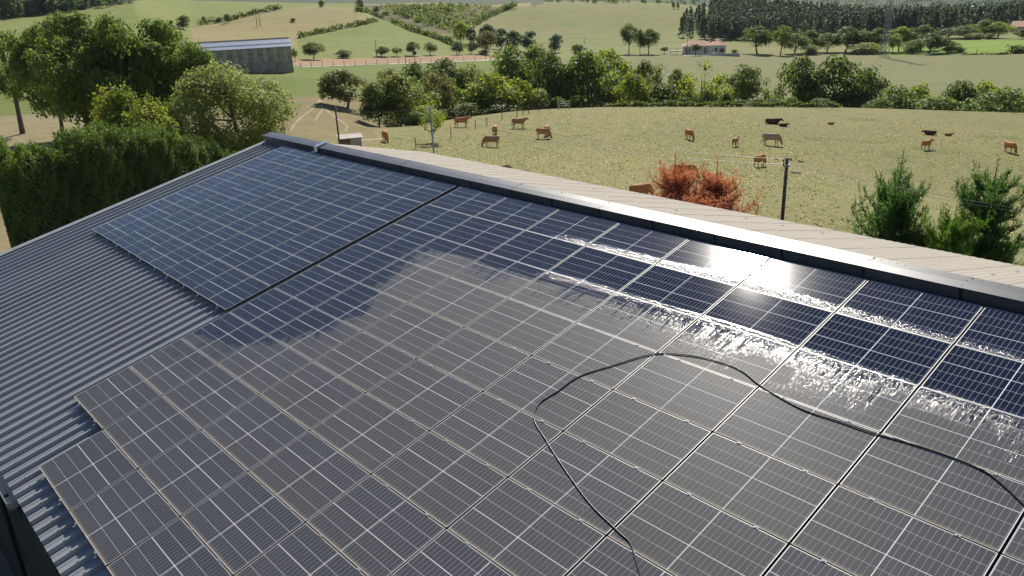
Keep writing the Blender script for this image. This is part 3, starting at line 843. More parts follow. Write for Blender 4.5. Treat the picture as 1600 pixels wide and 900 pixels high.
#--PART4--
# ------------------------------------------------------------------ vegetation
TREES = {}
def broadleaf(key, seed, nl, leaf, base=.16, nlobe=20, rl=(.13, .23), top=.5, airy=0.0, trunkr=.022, squash=1.0):
    rng = np.random.default_rng(seed)
    zc = (1 + base) / 2; hz = (1 - base) / 2
    lob = []
    for i in range(nlobe):
        d = unit(rng.normal(size=(1, 3)))[0]
        r = rng.uniform(*rl)
        k = rng.uniform(.45, 1.0) ** .6
        env = np.array([.5 - r * .55, .5 - r * .55, hz - r * .7])
        p = d * env * k
        wz = 1.0 if p[2] > 0 else (1 + .35 * p[2] / hz)          # a little narrower below
        p[:2] *= wz * (1 - top * .5 * max(0, p[2] / hz) ** 2)
        lob.append((p + np.array([0, 0, zc]), r))
    lob.append((np.array([rng.uniform(-.06, .06), rng.uniform(-.06, .06), 1 - rl[1] * .75]), rl[1] * .8))
    w_ = np.array([r ** 2 for _, r in lob]); w_ /= w_.sum()
    which = rng.choice(len(lob), nl, p=w_)
    cc = np.array([p for p, _ in lob])[which]; rr = np.array([r for _, r in lob])[which]
    d = unit(rng.normal(size=(nl, 3)))
    d[:, 2] = np.where(rng.random(nl) < .55, np.abs(d[:, 2]), d[:, 2])
    lump = 1 + .22 * np.sin(d[:, 0] * 7 + which) * np.sin(d[:, 1] * 6 + 2 * which) * np.sin(d[:, 2] * 7 + which)
    rad = rr * lump * (1 - rng.random(nl) ** 2.2 * (.55 + airy))
    strag = rng.random(nl) < .05 + airy * .1
    rad = np.where(strag, rad * rng.uniform(1.05, 1.35, nl), rad)
    C = cc + d * rad[:, None] * np.array([1, 1, .85 * squash])
    C[:, 2] = np.clip(C[:, 2], base * .6, 1.02)
    Nn = unit(d * .8 + rng.normal(size=(nl, 3)) * .6 + np.array([0, 0, .45]))
    s = leaf * rng.uniform(.6, 1.35, nl)
    v, q_ = cards(C, Nn, s, s * .62, rng)
    lobt = rng.uniform(0, 1, len(lob))[which]
    tint = np.clip(.55 * lobt + .45 * rng.random(nl), 0, 1)
    crown = np_mesh('crown', v, q_, LEAF['green'], tint)
    mb = MB()
    zf = base + .12
    bend = rng.normal(size=3) * .02
    pts = [(0, 0, -.03), (0, 0, 0), (bend[0], bend[1], zf * .5), (bend[0] * 2, bend[1] * 2, zf), (bend[0], bend[1], .55), (0, 0, .82)]
    mb.tube(pts, [trunkr * 1.7, trunkr * 1.35, trunkr, trunkr * .9, trunkr * .5, trunkr * .15], 7)
    order = rng.permutation(len(lob))[:min(len(lob), 11)]
    for i in order:
        p, r = lob[i]
        z0 = rng.uniform(zf * .75, .5)
        s0 = np.array([bend[0] * 2 * (1 if z0 > zf else z0 / zf), bend[1] * 2, z0])
        m1 = s0 * .5 + p * .5 + np.array([0, 0, -.03]) + rng.normal(size=3) * .015
        mb.tube([s0, m1, p], [trunkr * .5, trunkr * .32, trunkr * .1], 5, False)
    TREES[key] = (crown, mb.mesh('trunk', M['bark']))
broadleaf('a', 1, 4200, .026)
broadleaf('b', 2, 4200, .026, base=.10, nlobe=24, rl=(.12, .20))
broadleaf('c', 3, 3600, .024, base=.20, nlobe=16, rl=(.13, .22), airy=.4)
broadleaf('d', 4, 4600, .025, base=.05, nlobe=26, rl=(.12, .20), top=.7)
broadleaf('airy', 5, 1900, .022, base=.18, nlobe=18, rl=(.10, .17), airy=.7, trunkr=.018)
broadleaf('bush', 6, 3400, .030, base=-.05, nlobe=20, rl=(.16, .26), top=.3)
broadleaf('round', 7, 3000, .028, base=.28, nlobe=22, rl=(.16, .22), top=.2)
broadleaf('far', 8, 1500, .042, base=.0, nlobe=16, rl=(.14, .25))
broadleaf('far2', 9, 1100, .05, base=.12, nlobe=11, rl=(.15, .24))
broadleaf('big', 11, 24000, .0135, base=.13, nlobe=60, rl=(.06, .15))
broadleaf('big2', 12, 22000, .0135, base=.16, nlobe=52, rl=(.06, .15))
broadleaf('bigc', 13, 14000, .014, base=.32, nlobe=36, rl=(.07, .16), airy=.2, trunkr=.03)
broadleaf('shrub', 14, 16000, .018, base=.02, nlobe=30, rl=(.12, .22), airy=.2)
broadleaf('willow', 15, 32000, .0110, base=-.04, nlobe=80, rl=(.08, .17), top=.30, airy=.15)
trnd = random.Random(12)
def place_tree(p, h, wd, key, leaf, label, cat='tree', group=None, bark=None, name='tree'):
    e = empty(name, tuple(p), trnd.uniform(0, 6.28))
    tag(e, label, cat, group)
    crown, trunk = TREES[key]
    S = Matrix.Diagonal((wd, wd, h, 1))
    o = link('crown', crown, e, S)
    o.material_slots[0].link = 'OBJECT'; o.material_slots[0].material = LEAF[leaf]
    o = link('trunk', trunk, e, S)
    if bark: o.material_slots[0].link = 'OBJECT'; o.material_slots[0].material = M[bark]
    return e
WFAC = {'trees along the stream behind the pasture': 1.42, 'bushes along the stream': 1.4, 'trees round the dry yard': 1.15, 'trees below the pine wood': 1.25, 'trees in the valley behind the stream': 1.3}
def tree(x, D, ytop, wpx, key, leaf, label, group=None, sink=.1, **kw):
    """D is the distance, or a ('y', pixel row) pair naming the foot of the trunk"""
    if isinstance(D, tuple): p, D = ground(x, D[1])
    else: p = onD(x, D)
    p = p - np.array([0, 0, sink])
    zt = CAM[2] + azel(x, ytop)[1] * D
    dep = float(proj(p)[2])
    return place_tree(p, max(zt - p[2], .8), wpx * dep / F * WFAC.get(group, 1.02), key, leaf, label, group=group, **kw)
# --- left yard
gy = 'trees round the dry yard'
tree(8, 118, 42, 96, 'bigc', 'green', 'forked dark-trunked tree at the left edge of the dry yard', gy)
tree(72, 108, 35, 110, 'big2', 'green', 'green tree between the forked tree and the big broad tree', gy)
tree(132, 92, 12, 150, 'big', 'green', 'biggest broad tree behind the conifer hedge', gy)
tree(186, 88, 22, 120, 'big2', 'green', 'tall tree right of the biggest broad tree, with a yellowing branch', gy)
tree(243, 90, 26, 135, 'big', 'green', 'dense tree with dark trunk behind the orange-tinged shrub', gy)
tree(302, 88, 60, 90, 'bigc', 'green', 'paler tree just left of the long grey barn', gy)
tree(182, 68, 133, 112, 'shrub', 'rust', 'orange-tinged yellow-green shrub behind the conifer hedge', gy, name='shrub', cat='shrub')
tree(240, 77, 160, 70, 'shrub', 'green', 'low green bush between the orange-tinged shrub and the olive willow', gy, name='shrub', cat='shrub')
tree(347, 76, 92, 168, 'willow', 'willow', 'round olive willow beside the far corner of the hangar roof', gy, bark='greybark')
for x, y0, yt, wp, lb in [(50, 150, 112, 26, 'small tree behind the forked tree in the yard'), (95, 140, 100, 34, 'slim tree in the shade beside the biggest broad tree')]:
    tree(x, ('y', y0), yt, wp, 'airy', 'green', lb, gy)
# --- trees along the stream, left to right
gs = 'trees along the stream behind the pasture'
ST = [
 (534, 132, 106, 62, 'b', 'brown', 'reddish olive tree standing alone at the left end of the stream trees'),
 (582, 121, 128, 50, 'd', 'dark', 'dark cone-shaped tree casting a black shadow by the paddock'),
 (614, 122, 112, 62, 'b', 'olive', 'olive tree right behind the dark cone-shaped tree'),
 (612, 150, 104, 46, 'c', 'brown', 'brownish thin-crowned tree behind the dark cone-shaped tree'),
 (640, 136, 118, 56, 'd', 'green', 'full green tree behind the metal pole'),
 (648, 160, 98, 42, 'a', 'dark', 'dark round treetop above the metal pole'),
 (676, 142, 106, 48, 'c', 'brown', 'bronze thin tree between the metal pole and the small paddock tree'),
 (696, 165, 92, 58, 'a', 'dark', 'dark round tree above the browsing red cow'),
 (703, 146, 122, 46, 'b', 'green', 'mid green tree above the browsing red cow'),
 (736, 165, 96, 46, 'c', 'olive', 'olive tree with open crown behind the dark trees'),
 (742, 148, 126, 46, 'b', 'dark', 'dark tree above the small fence corner'),
 (772, 146, 116, 66, 'a', 'lime', 'bright rounded tree above the tan grazing cow'),
 (800, 170, 72, 64, 'a', 'green', 'tall full tree near the lane end'),
 (806, 149, 120, 44, 'b', 'lime', 'yellowish bushy tree beside the bright rounded tree'),
 (840, 175, 66, 60, 'b', 'green', 'tallest tree of the left clump by the stream'),
 (838, 150, 136, 46, 'bush', 'olive', 'low olive bushy tree at the fence posts'),
 (858, 160, 82, 62, 'a', 'dark', 'dark tall tree above the white gate'),
 (886, 158, 96, 50, 'c', 'green', 'leaning green tree right above the white gate'),
 (918, 160, 76, 74, 'd', 'green', 'broad tall tree in the middle of the stream trees'),
 (950, 176, 78, 66, 'a', 'lime', 'sunlit tree behind the broad tall tree'),
 (956, 154, 132, 36, 'bush', 'dark', 'dark shrubby tree under the sunlit tree'),
 (984, 152, 112, 46, 'b', 'lime', 'light yellow-green tree in front of the stream trees'),
 (982, 175, 100, 36, 'c', 'olive', 'thin olive tree behind the light yellow-green tree'),
 (1008, 172, 96, 40, 'a', 'dark', 'dark tree between the yellow-green and the greyish tree'),
 (1032, 160, 98, 52, 'airy', 'brown', 'greyish brown half-bare tree by the stream'),
 (1034, 156, 128, 58, 'bush', 'dark', 'wide dark shrub under the half-bare tree'),
 (1060, 166, 106, 34, 'd', 'dark', 'narrow dark tree right of the half-bare tree'),
 (1080, 156, 128, 26, 'airy', 'olive', 'spindly olive tree left of the open branching tree'),
 (1098, 158, 92, 60, 'airy', 'lime', 'open branching tree with lime leaves'),
 (1108, 155, 138, 30, 'bush', 'dark', 'dark bush at the foot of the open branching tree'),
 (1130, 170, 118, 30, 'airy', 'lime', 'small lime sapling right of the open branching tree'),
 (1160, 176, 98, 54, 'c', 'dark', 'dark spreading tree standing clear on bare earth'),
 (1202, 164, 118, 32, 'airy', 'green', 'sparse small tree between two clipped bushes'),
 (1137, 152, 143, 22, 'd', 'dark', 'small pointed conifer at the pasture edge'),
 (1255, 168, 89, 60, 'a', 'dark', 'left tree of the dark trio at the pasture edge'),
 (1312, 164, 89, 80, 'a', 'dark', 'middle and biggest tree of the dark trio at the pasture edge'),
 (1364, 162, 102, 58, 'c', 'dark', 'right tree of the dark trio at the pasture edge'),
 (1412, 156, 130, 62, 'bush', 'green', 'round bushy tree right of the dark trio'),
 (1448, 162, 128, 52, 'b', 'lime', 'lighter bushy tree behind the pasture edge right of the round one'),
 (1508, 160, 124, 66, 'b', 'dark', 'taller dark bushy tree near the right end of the pasture edge'),
 (1472, 152, 148, 66, 'bush', 'green', 'low spreading bush in front of the taller dark bushy tree'),
 (1548, 166, 128, 46, 'a', 'lime', 'lime topped tree near the right edge of the photo'),
 (1578, 152, 134, 70, 'bush', 'green', 'wide bush at the right end of the pasture edge'),
 (1628, 156, 130, 60, 'b', 'green', 'last tree at the right end of the pasture edge'),
]
for x, D, yt, wp, key, lf, lb in ST: tree(x, D, yt, wp, key, lf, lb, gs, sink=.6)
for x, D, yt, wp, lf, lb in [(655, 127, 164, 44, 'lime', 'bright low shrub behind the small paddock tree'), (640, 118, 174, 30, 'green', 'low shrub at the foot of the dark cone-shaped tree'),
                             (1186, 150, 152, 32, 'dark', 'dark clipped bush left of the sparse small tree'), (1213, 150, 153, 26, 'dark', 'dark clipped bush right of the sparse small tree'),
                             (1240, 151, 149, 26, 'green', 'green bush at the foot of the dark trio'), (1290, 151, 152, 40, 'dark', 'dark undergrowth bush between the trunks of the dark trio'),
                             (1382, 151, 152, 36, 'green', 'bush right of the dark trio'), (1010, 151, 150, 30, 'dark', 'dark bush at the foot of the light yellow-green tree'),
                             (900, 151, 146, 30, 'dark', 'dark bush right of the white gate'), (870, 150, 150, 30, 'green', 'green bush behind the white gate'), (1070, 152, 150, 30, 'dark', 'dark bush right of the wide dark shrub'),
                             (1160, 151, 154, 26, 'bluegreen', 'grey-green bush under the dark spreading tree'), (725, 140, 160, 40, 'dark', 'dark undergrowth above the browsing red cow'), (775, 142, 155, 50, 'dark', 'dark undergrowth under the bright rounded tree')]:
    tree(x, D, yt, wp, 'bush', lf, lb, 'bushes along the stream', name='bush', cat='bush', sink=.3)
tree(677, ('y', 223), 156, 56, 'airy', 'lime', 'small lime tree with slim dark trunk beside the metal pole')
# --- hedge trees by the lane and the brown strip
gl = 'trees along the reddish field'
for x, yb, yt, wp, key, lf, lb in [
 (462, 96, 74, 14, 'c', 'olive', 'small tree against the right end wall of the barn'), (490, 93, 66, 40, 'a', 'dark', 'round tree right of the barn'), (537, 91, 77, 28, 'bush', 'dark', 'low dark bush on the upper edge of the reddish field'),
 (596, 88.5, 72, 28, 'b', 'dark', 'first tree right of the thin pole above the reddish field'), (621, 88, 73, 19, 'c', 'olive', 'small olive tree, second right of the thin pole'),
 (645, 87, 65, 26, 'a', 'dark', 'third tree right of the thin pole'), (673, 86.5, 66, 26, 'a', 'green', 'fourth tree right of the thin pole'), (716, 86, 64, 28, 'b', 'green', 'bushy tree at the lower tip of the green hill field'),
 (736, 85, 64, 24, 'b', 'green', 'bushy tree right beside the one at the tip of the green hill field'), (760, 86, 48, 34, 'a', 'brown', 'taller brownish tree at the end of the reddish field'), (757, 85, 77, 22, 'bush', 'brown', 'low reddish bush under the taller brownish tree')]:
    tree(x, ('y', yb), yt, wp, key, lf, lb, gl)
gv = 'trees in the valley behind the stream'
for x, D, yt, wp, key, lf, lb in [
 (723, 372, 33, 22, 'far', 'lime', 'light green tree in the gully mouth'), (738, 372, 42, 16, 'far', 'bluegreen', 'blue-green tree right of the light one in the gully mouth'), (764, 375, 36, 26, 'far', 'bluegreen', 'dark tree above the brownish tree'),
 (785, 380, 44, 24, 'far2', 'bluegreen', 'slim dark tree left of the tall stream clump'), (804, 385, 46, 26, 'far', 'bluegreen', 'dark tree behind the tall stream clump'), (828, 392, 48, 26, 'far2', 'bluegreen', 'right dark tree behind the tall stream clump'),
 (868, 395, 52, 24, 'far', 'bluegreen', 'low dark tree on the foot of the big hill'), (905, 330, 68, 28, 'far', 'green', 'tree below the lone pole on the big hill')]:
    tree(x, D, yt, wp, key, lf, lb, gv)
gh = 'trees round the white house'
for x, D, yt, wp, key, lf, lb in [
 (982, 338, 35, 30, 'c', 'dark', 'left tree of the three dark trees by the drive'), (1000, 336, 46, 18, 'a', 'dark', 'middle narrow tree of the three dark trees by the drive'), (1013, 337, 45, 32, 'a', 'dark', 'right tree of the three dark trees by the drive'),
 (1038, 338, 73, 13, 'round', 'dark', 'little umbrella-shaped tree left of the white house'), (1086, 330, 68, 19, 'round', 'dark', 'ball-shaped tree right in front of the white house'), (1127, 335, 74, 7, 'round', 'brown', 'tiny reddish tree at the right end of the white house'),
 (1146, 350, 76, 14, 'bush', 'lime', 'low bright bush right of the white house'), (1182, 352, 40, 54, 'a', 'dark', 'large tree right of the white house'), (1218, 348, 38, 38, 'c', 'green', 'tall light tree with bare trunk right of the white house')]:
    tree(x, D, yt, wp, key, lf, lb, gh)
gr = 'trees below the pine wood'
for x, D, yt, wp, key, lf, lb in [
 (1240, 356, 58, 36, 'd', 'green', 'green tree next to the tall light tree below the pines'), (1264, 352, 75, 26, 'bush', 'green', 'low bush on the far edge of the hayfield'), (1262, 366, 52, 36, 'd', 'dark', 'darker tree behind the low hayfield bush'),
 (1290, 362, 57, 34, 'd', 'green', 'rounded tree left of the broad dark crown'), (1318, 360, 47, 48, 'b', 'dark', 'broad dark crown left of the pylon'), (1346, 366, 52, 36, 'b', 'olive', 'olive crown just left of the pylon'), (1350, 352, 72, 44, 'bush', 'lime', 'pale hedge-like bush left of the pylon foot'),
 (1368, 365, 49, 34, 'd', 'dark', 'dark tree behind the pylon'), (1393, 356, 60, 18, 'c', 'green', 'thin-stemmed tree right of the pylon foot'), (1402, 366, 47, 36, 'd', 'lime', 'yellowish tree right behind the pylon'), (1436, 369, 44, 42, 'd', 'dark', 'dark tree above the bushy clump'),
 (1424, 352, 68, 30, 'bush', 'green', 'light bush left of the large dark clump'), (1448, 350, 57, 46, 'b', 'dark', 'large dark clump at the edge of the bright field'), (1478, 352, 68, 28, 'bush', 'green', 'green bush right of the large dark clump'),
 (1496, 352, 79, 16, 'bush', 'brown', 'small brownish bush at the bright field corner'), (1500, 440, 46, 36, 'd', 'green', 'rounded tree above the bright field'), (1530, 450, 36, 36, 'd', 'green', 'taller tree above the bright field'), (1552, 446, 40, 36, 'd', 'lime', 'yellow-green tree above the bright field'),
 (1590, 435, 51, 24, 'd', 'dark', 'dark bush below the orange-roofed farmhouse'), (1475, 445, 50, 34, 'd', 'dark', 'dark tree over the left end of the bright field'), (1540, 430, 58, 16, 'bush', 'dark', 'low dark bush on the upper edge of the bright field'), (1522, 430, 58, 16, 'bush', 'brown', 'low brownish bush on the upper edge of the bright field'), (1508, 432, 58, 14, 'bush', 'olive', 'low olive bush on the upper edge of the bright field')]:
    tree(x, D, yt - 6, wp, key, lf, lb, gr)
go_ = 'lone trees on the far hills'
for x, yb, yt, wp, lf, lb in [(288, 46, 23, 28, 'dark', 'dark round tree left on the dry hill'), (268, 44, 31, 12, 'dark', 'small dark tree beside the round one on the dry hill'), (342, 36, 27, 14, 'dark', 'first bush of the hedge above the barn'), (357, 35, 21, 15, 'dark', 'second bush of the hedge above the barn'), (320, 37, 25, 10, 'dark', 'tiny bush at the left end of the hedge above the barn'),
                              (458, 35, 28, 11, 'dark', 'solitary dark bush in the middle of the dry hill field'), (503, 12, 0, 12, 'dark', 'bluish tree on the crest of the dry hill'), (563, 14, -2, 15, 'bluegreen', 'tallest tree on the crest of the dry hill'), (588, 20, 9, 18, 'dark', 'dark tree below the crest by the scrub'), (575, 20, 14, 16, 'lime', 'light tree below the crest by the scrub'), (604, 24, 17, 18, 'lime', 'light tree at the tip of the dry hill'),
                              (1052, 14, 2, 7, 'dark', 'left of two small pines on the skyline hill'), (1059, 14, 4, 7, 'dark', 'right of two small pines on the skyline hill'), (1100, 15, 4, 8, 'dark', 'small tree at the left end of the pine wood')]:
    tree(x, ('y', yb), yt, wp, 'far', lf, lb, go_)
# --- field hedges on the hills: each a low strip of leaf clumps
def hedgerow(pts, h, wd, label, leaf='dark', n=1500, big=0, name='hedgerow', D0=30):
    rng = np.random.default_rng(int(abs(pts[0][0] * 7 + pts[0][1])))
    W = []
    for i in range(len(pts) - 1):
        for t in np.linspace(0, 1, 8, endpoint=False):
            W.append(ground(pts[i][0] * (1 - t) + pts[i + 1][0] * t, pts[i][1] * (1 - t) + pts[i + 1][1] * t, D0)[0])
    W.append(ground(*pts[-1], D0)[0]); W = np.array(W)
    t = rng.uniform(0, len(W) - 1.001, n); i = t.astype(int); f = (t - i)[:, None]
    C = W[i] * (1 - f) + W[i + 1] * f
    hh = h * (.65 + .35 * np.sin(t * 2.1) * np.sin(t * .83 + 1) + .25 * rng.random(n))
    if big: hh = hh + big * np.clip(np.sin(t * 1.7 + 2) * np.sin(t * .61), 0, 1) ** 3
    C = C + np.stack([rng.normal(size=n) * wd * .4, rng.normal(size=n) * wd * .4, hh * rng.random(n) ** .7], 1)
    s = max(h * .16, .22) * rng.uniform(.7, 1.4, n)
    o3 = W[0]
    v, q_ = cards(C - o3, unit(rng.normal(size=(n, 3))), s, s * .7, rng)
    o = link(name, np_mesh(name, v, q_, LEAF[leaf], rng.random(n))); o.location = Vector(o3)
    return tag(o, label, 'hedge', 'field hedges')
hedgerow([(466, 60), (510, 50), (560, 40), (590, 33.5)], 2.2, 1.2, 'dark hedge between the dry hill field and the green one', n=1400)
hedgerow([(609, 34), (640, 47), (680, 60), (711, 72)], 2.6, 1.6, 'dark hedge running down the right side of the green hill field', n=1500, big=2)
hedgerow([(556, 17), (580, 22), (600, 30)], 2.6, 1.6, 'dark hedge over the shoulder of the dry hill', n=900)
hedgerow([(312, 40), (360, 33), (400, 22), (440, 14)], 2.4, 1.4, 'hedge climbing the hill above the barn', n=1300, big=2)
hedgerow([(741, 41), (762, 28), (790, 16), (806, 10)], 4.0, 2.2, 'dark tree line up the edge of the big hill', n=1300, big=5)
hedgerow([(1500, 86.5), (1560, 86), (1575, 85)], .8, .6, 'low scrubby hedge at the foot of the bright field', n=700)
hedgerow([(1578, 84), (1620, 82)], 2.6, 2.5, 'dense dark hedge at the right edge by the bright field', n=900)
hedgerow([(860, 169), (900, 168), (1000, 166.2), (1100, 166.2), (1240, 166.8)], .8, .8, 'low dark bramble hedge along the middle of the pasture edge', n=2600)
hedgerow([(1240, 166.8), (1330, 168), (1400, 169), (1480, 172), (1600, 176)], .7, .8, 'low dark bramble hedge along the right part of the pasture edge', n=2400)
# --- scrub on the far hillside, deciduous wood top left, pine wood right: masses nobody could count
def mass(name, polys, n, hs, ws, leafn, leaf, seed, cone=False, D0=300, per=26, card=.2):
    rng = np.random.default_rng(seed)
    C = []; Nn = []; S = []; T = []; got = 0; tries = 0
    while got < n and tries < n * 30:
        tries += 1
        pg = polys[rng.integers(len(polys))]
        xs = [p[0] for p in pg]; ysq = [p[1] for p in pg]
        x = rng.uniform(min(xs), max(xs)); y = rng.uniform(min(ysq), max(ysq))
        ins = False
        for i in range(len(pg)):
            (x0, y0), (x1, y1) = pg[i], pg[i - 1]
            if (y0 > y) != (y1 > y) and x < (x1 - x0) * (y - y0) / (y1 - y0) + x0: ins = not ins
        if not ins: continue
        p, D = ground(x, y, D0)
        h = rng.uniform(*hs); wd = h * rng.uniform(*ws); tn = rng.random()
        k = per
        if cone:
            z = rng.random(k) ** .8; a = rng.uniform(0, 6.283, k)
            r = wd * .5 * (1 - z) ** 1.05 * rng.uniform(.55, 1.05, k) + .15
            c = np.stack([r * np.cos(a), r * np.sin(a), h * (.06 + .94 * z)], 1)
            nn = np.stack([np.cos(a), np.sin(a), np.full(k, .9)], 1) + rng.normal(size=(k, 3)) * .35
        else:
            d = unit(rng.normal(size=(k, 3)))
            c = d * np.array([wd * .5, wd * .5, h * .5]) * rng.uniform(.6, 1.05, (k, 1)) + np.array([0, 0, h * .5])
            nn = d + rng.normal(size=(k, 3)) * .5
        C.append(c + p); Nn.append(nn); S.append(np.full(k, h * card) * rng.uniform(.7, 1.3, k)); T.append(np.clip(tn * .6 + .4 * rng.random(k), 0, 1))
        got += 1
    C = np.concatenate(C); o3 = C.mean(0)
    S = np.concatenate(S)
    v, q_ = cards(C - o3, unit(np.concatenate(Nn)), S, S * .62, rng)
    o = link(name, np_mesh(name, v, q_, LEAF[leaf], np.concatenate(T))); o.location = Vector(o3)
    return tag(o, kind='stuff')
mass('hillside_scrub', [[(585, 10), (640, 8), (770, 10), (745, 34), (738, 48), (715, 55), (640, 30)]], 520, (1.0, 3.0), (1.0, 1.6), 24, 'olive', 31, per=20, card=.26)
mass('hillside_scrub', [[(600, 16), (700, 8), (735, 12), (690, 30), (740, 50), (660, 40)]], 170, (1.6, 4.2), (1.0, 1.5), 24, 'dark', 32, per=26, card=.24)
mass('distant_wood', [[(-40, 29), (20, 29), (80, 22), (130, 16), (205, 5), (205, -6), (-40, -6)]], 300, (7, 13), (.7, 1.0), 30, 'bluegreen', 33, per=90, card=.10)
mass('pine_wood', [[(1108, 62), (1110, 16), (1180, 14), (1200, 18), (1350, 31), (1490, 30), (1640, 20), (1640, 42), (1560, 44), (1490, 47), (1350, 53), (1230, 56), (1190, 64)]], 2600, (7.5, 12), (.42, .6), 30, 'pine', 34, cone=True, per=64, card=.085)
mass('pine_wood', [[(1062, 60), (1075, 30), (1110, 24), (1130, 40), (1150, 62), (1100, 66)]], 80, (8, 12), (.35, .5), 30, 'pine', 35, cone=True, per=90, card=.075)
mass('distant_wood', [[(1060, -20), (1640, -20), (1640, 14), (1350, 24), (1200, 14), (1060, 6)]], 420, (10, 18), (1.0, 1.6), 30, 'bluegreen', 36, D0=1500, per=40, card=.16)
mass('hilltop_shrubs', [[(840, 4), (1050, 6), (1110, 11), (1110, 8), (1040, 3), (840, 1)]], 60, (2, 5), (.9, 1.4), 30, 'dark', 37, D0=500, per=30, card=.2)
mass('bank_undergrowth', [[(600, 197), (640, 194), (720, 182), (800, 172), (860, 168.5), (860, 166), (720, 178), (640, 188)]], 110, (1.0, 2.2), (1.0, 1.5), 30, 'dark', 38, D0=80, per=60, card=.14)

# --- clipped conifer hedge in the left foreground
def conifer_hedge():
    rng = np.random.default_rng(77)
    e_pts = [(-60, 54), (0, 54), (60, 55), (120, 56.5), (180, 58.5), (235, 61), (262, 64), (300, 67), (352, 70)]
    W = np.array([onD(x, D) for x, D in e_pts])
    top = np.array([248, 243, 228, 214, 209, 221, 237, 238, 246.0])
    hz = np.array([CAM[2] + azel(x, t)[1] * D - w_[2] for (x, D), t, w_ in zip(e_pts, top, W)])
    L = np.concatenate([[0], np.cumsum(np.linalg.norm(np.diff(W[:, :2], axis=0), axis=1))])
    n = 95000
    s = rng.uniform(0, L[-1], n)
    P = np.stack([np.interp(s, L, W[:, k]) for k in range(3)], 1)
    tdir = unit(np.stack([np.interp(s + .2, L, W[:, 0]) - np.interp(s - .2, L, W[:, 0]), np.interp(s + .2, L, W[:, 1]) - np.interp(s - .2, L, W[:, 1]), np.zeros(n)], 1))
    out = np.stack([tdir[:, 1], -tdir[:, 0], np.zeros(n)], 1)
    toc = CAM[:2] - P[:, :2]
    out *= np.sign((out[:, :2] * toc).sum(1))[:, None]
    H = np.interp(s, L, hz)
    tuft = np.sin(s * 2.9) * .20 + np.sin(s * 1.1 + 1) * .30 + np.sin(s * 6.7 + 2) * .16 + np.abs(np.sin(s * 4.3 + .5)) ** 6 * .45
    H = H + tuft
    th = rng.random(n)
    wd = 1.25
    # cross-section: front face, rounded top, back face
    ang = np.where(th < .45, 0, np.where(th < .80, 1, 2))
    z = np.where(ang == 1, H - rng.random(n) ** 2 * .5, H * rng.random(n) ** .8)
    lat = np.where(ang == 0, wd, np.where(ang == 1, rng.uniform(-wd, wd, n), -wd))
    lump = .18 * np.sin(s * 2.9 + z * 1.7) + .12 * np.sin(s * 7 - z * 3) + rng.normal(size=n) * .10
    lat = lat + lump * np.where(ang == 1, 0, np.sign(lat))
    z = np.where(ang == 1, z - .55 * (np.abs(lat) / wd) ** 2 + rng.normal(size=n) * .10, z)
    C = P + out * lat[:, None]; C[:, 2] = P[:, 2] + np.maximum(z, .05)
    Nn = unit(out * np.where(ang == 0, 1, np.where(ang == 2, -1, 0))[:, None] + np.stack([np.zeros(n), np.zeros(n), np.where(ang == 1, .5, .35)], 1) + rng.normal(size=(n, 3)) * .6)
    tw = np.stack([rng.normal(size=n) * .6, rng.normal(size=n) * .6, np.ones(n) * .8], 1) + out * .45 * np.sign(lat)[:, None]
    sz = rng.uniform(.06, .15, n)
    o3 = W[0]
    v, q_ = cards(C - o3, Nn, sz, sz * .30, rng, tw)
    e = empty('conifer_hedge', tuple(o3))
    tag(e, 'long dense conifer hedge, dark in shade, behind the left verge of the roof', 'hedge')
    link('foliage', np_mesh('foliage', v, q_, LEAF['hedge'], np.clip(.5 + .5 * np.sin(s * 1.3) * .6 + rng.normal(size=n) * .25, 0, 1)), e)
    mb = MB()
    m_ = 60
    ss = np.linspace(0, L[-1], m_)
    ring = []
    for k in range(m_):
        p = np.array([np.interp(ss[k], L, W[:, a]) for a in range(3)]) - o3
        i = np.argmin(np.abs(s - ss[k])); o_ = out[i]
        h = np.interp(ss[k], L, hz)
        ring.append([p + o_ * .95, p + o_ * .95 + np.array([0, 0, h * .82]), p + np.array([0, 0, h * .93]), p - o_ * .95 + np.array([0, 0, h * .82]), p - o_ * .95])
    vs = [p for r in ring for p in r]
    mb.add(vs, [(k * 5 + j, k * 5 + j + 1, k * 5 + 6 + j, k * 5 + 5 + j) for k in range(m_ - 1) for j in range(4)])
    mb.build('light_block_core', G['forest'], e)  # solid dark core added inside the foliage to block light
conifer_hedge()
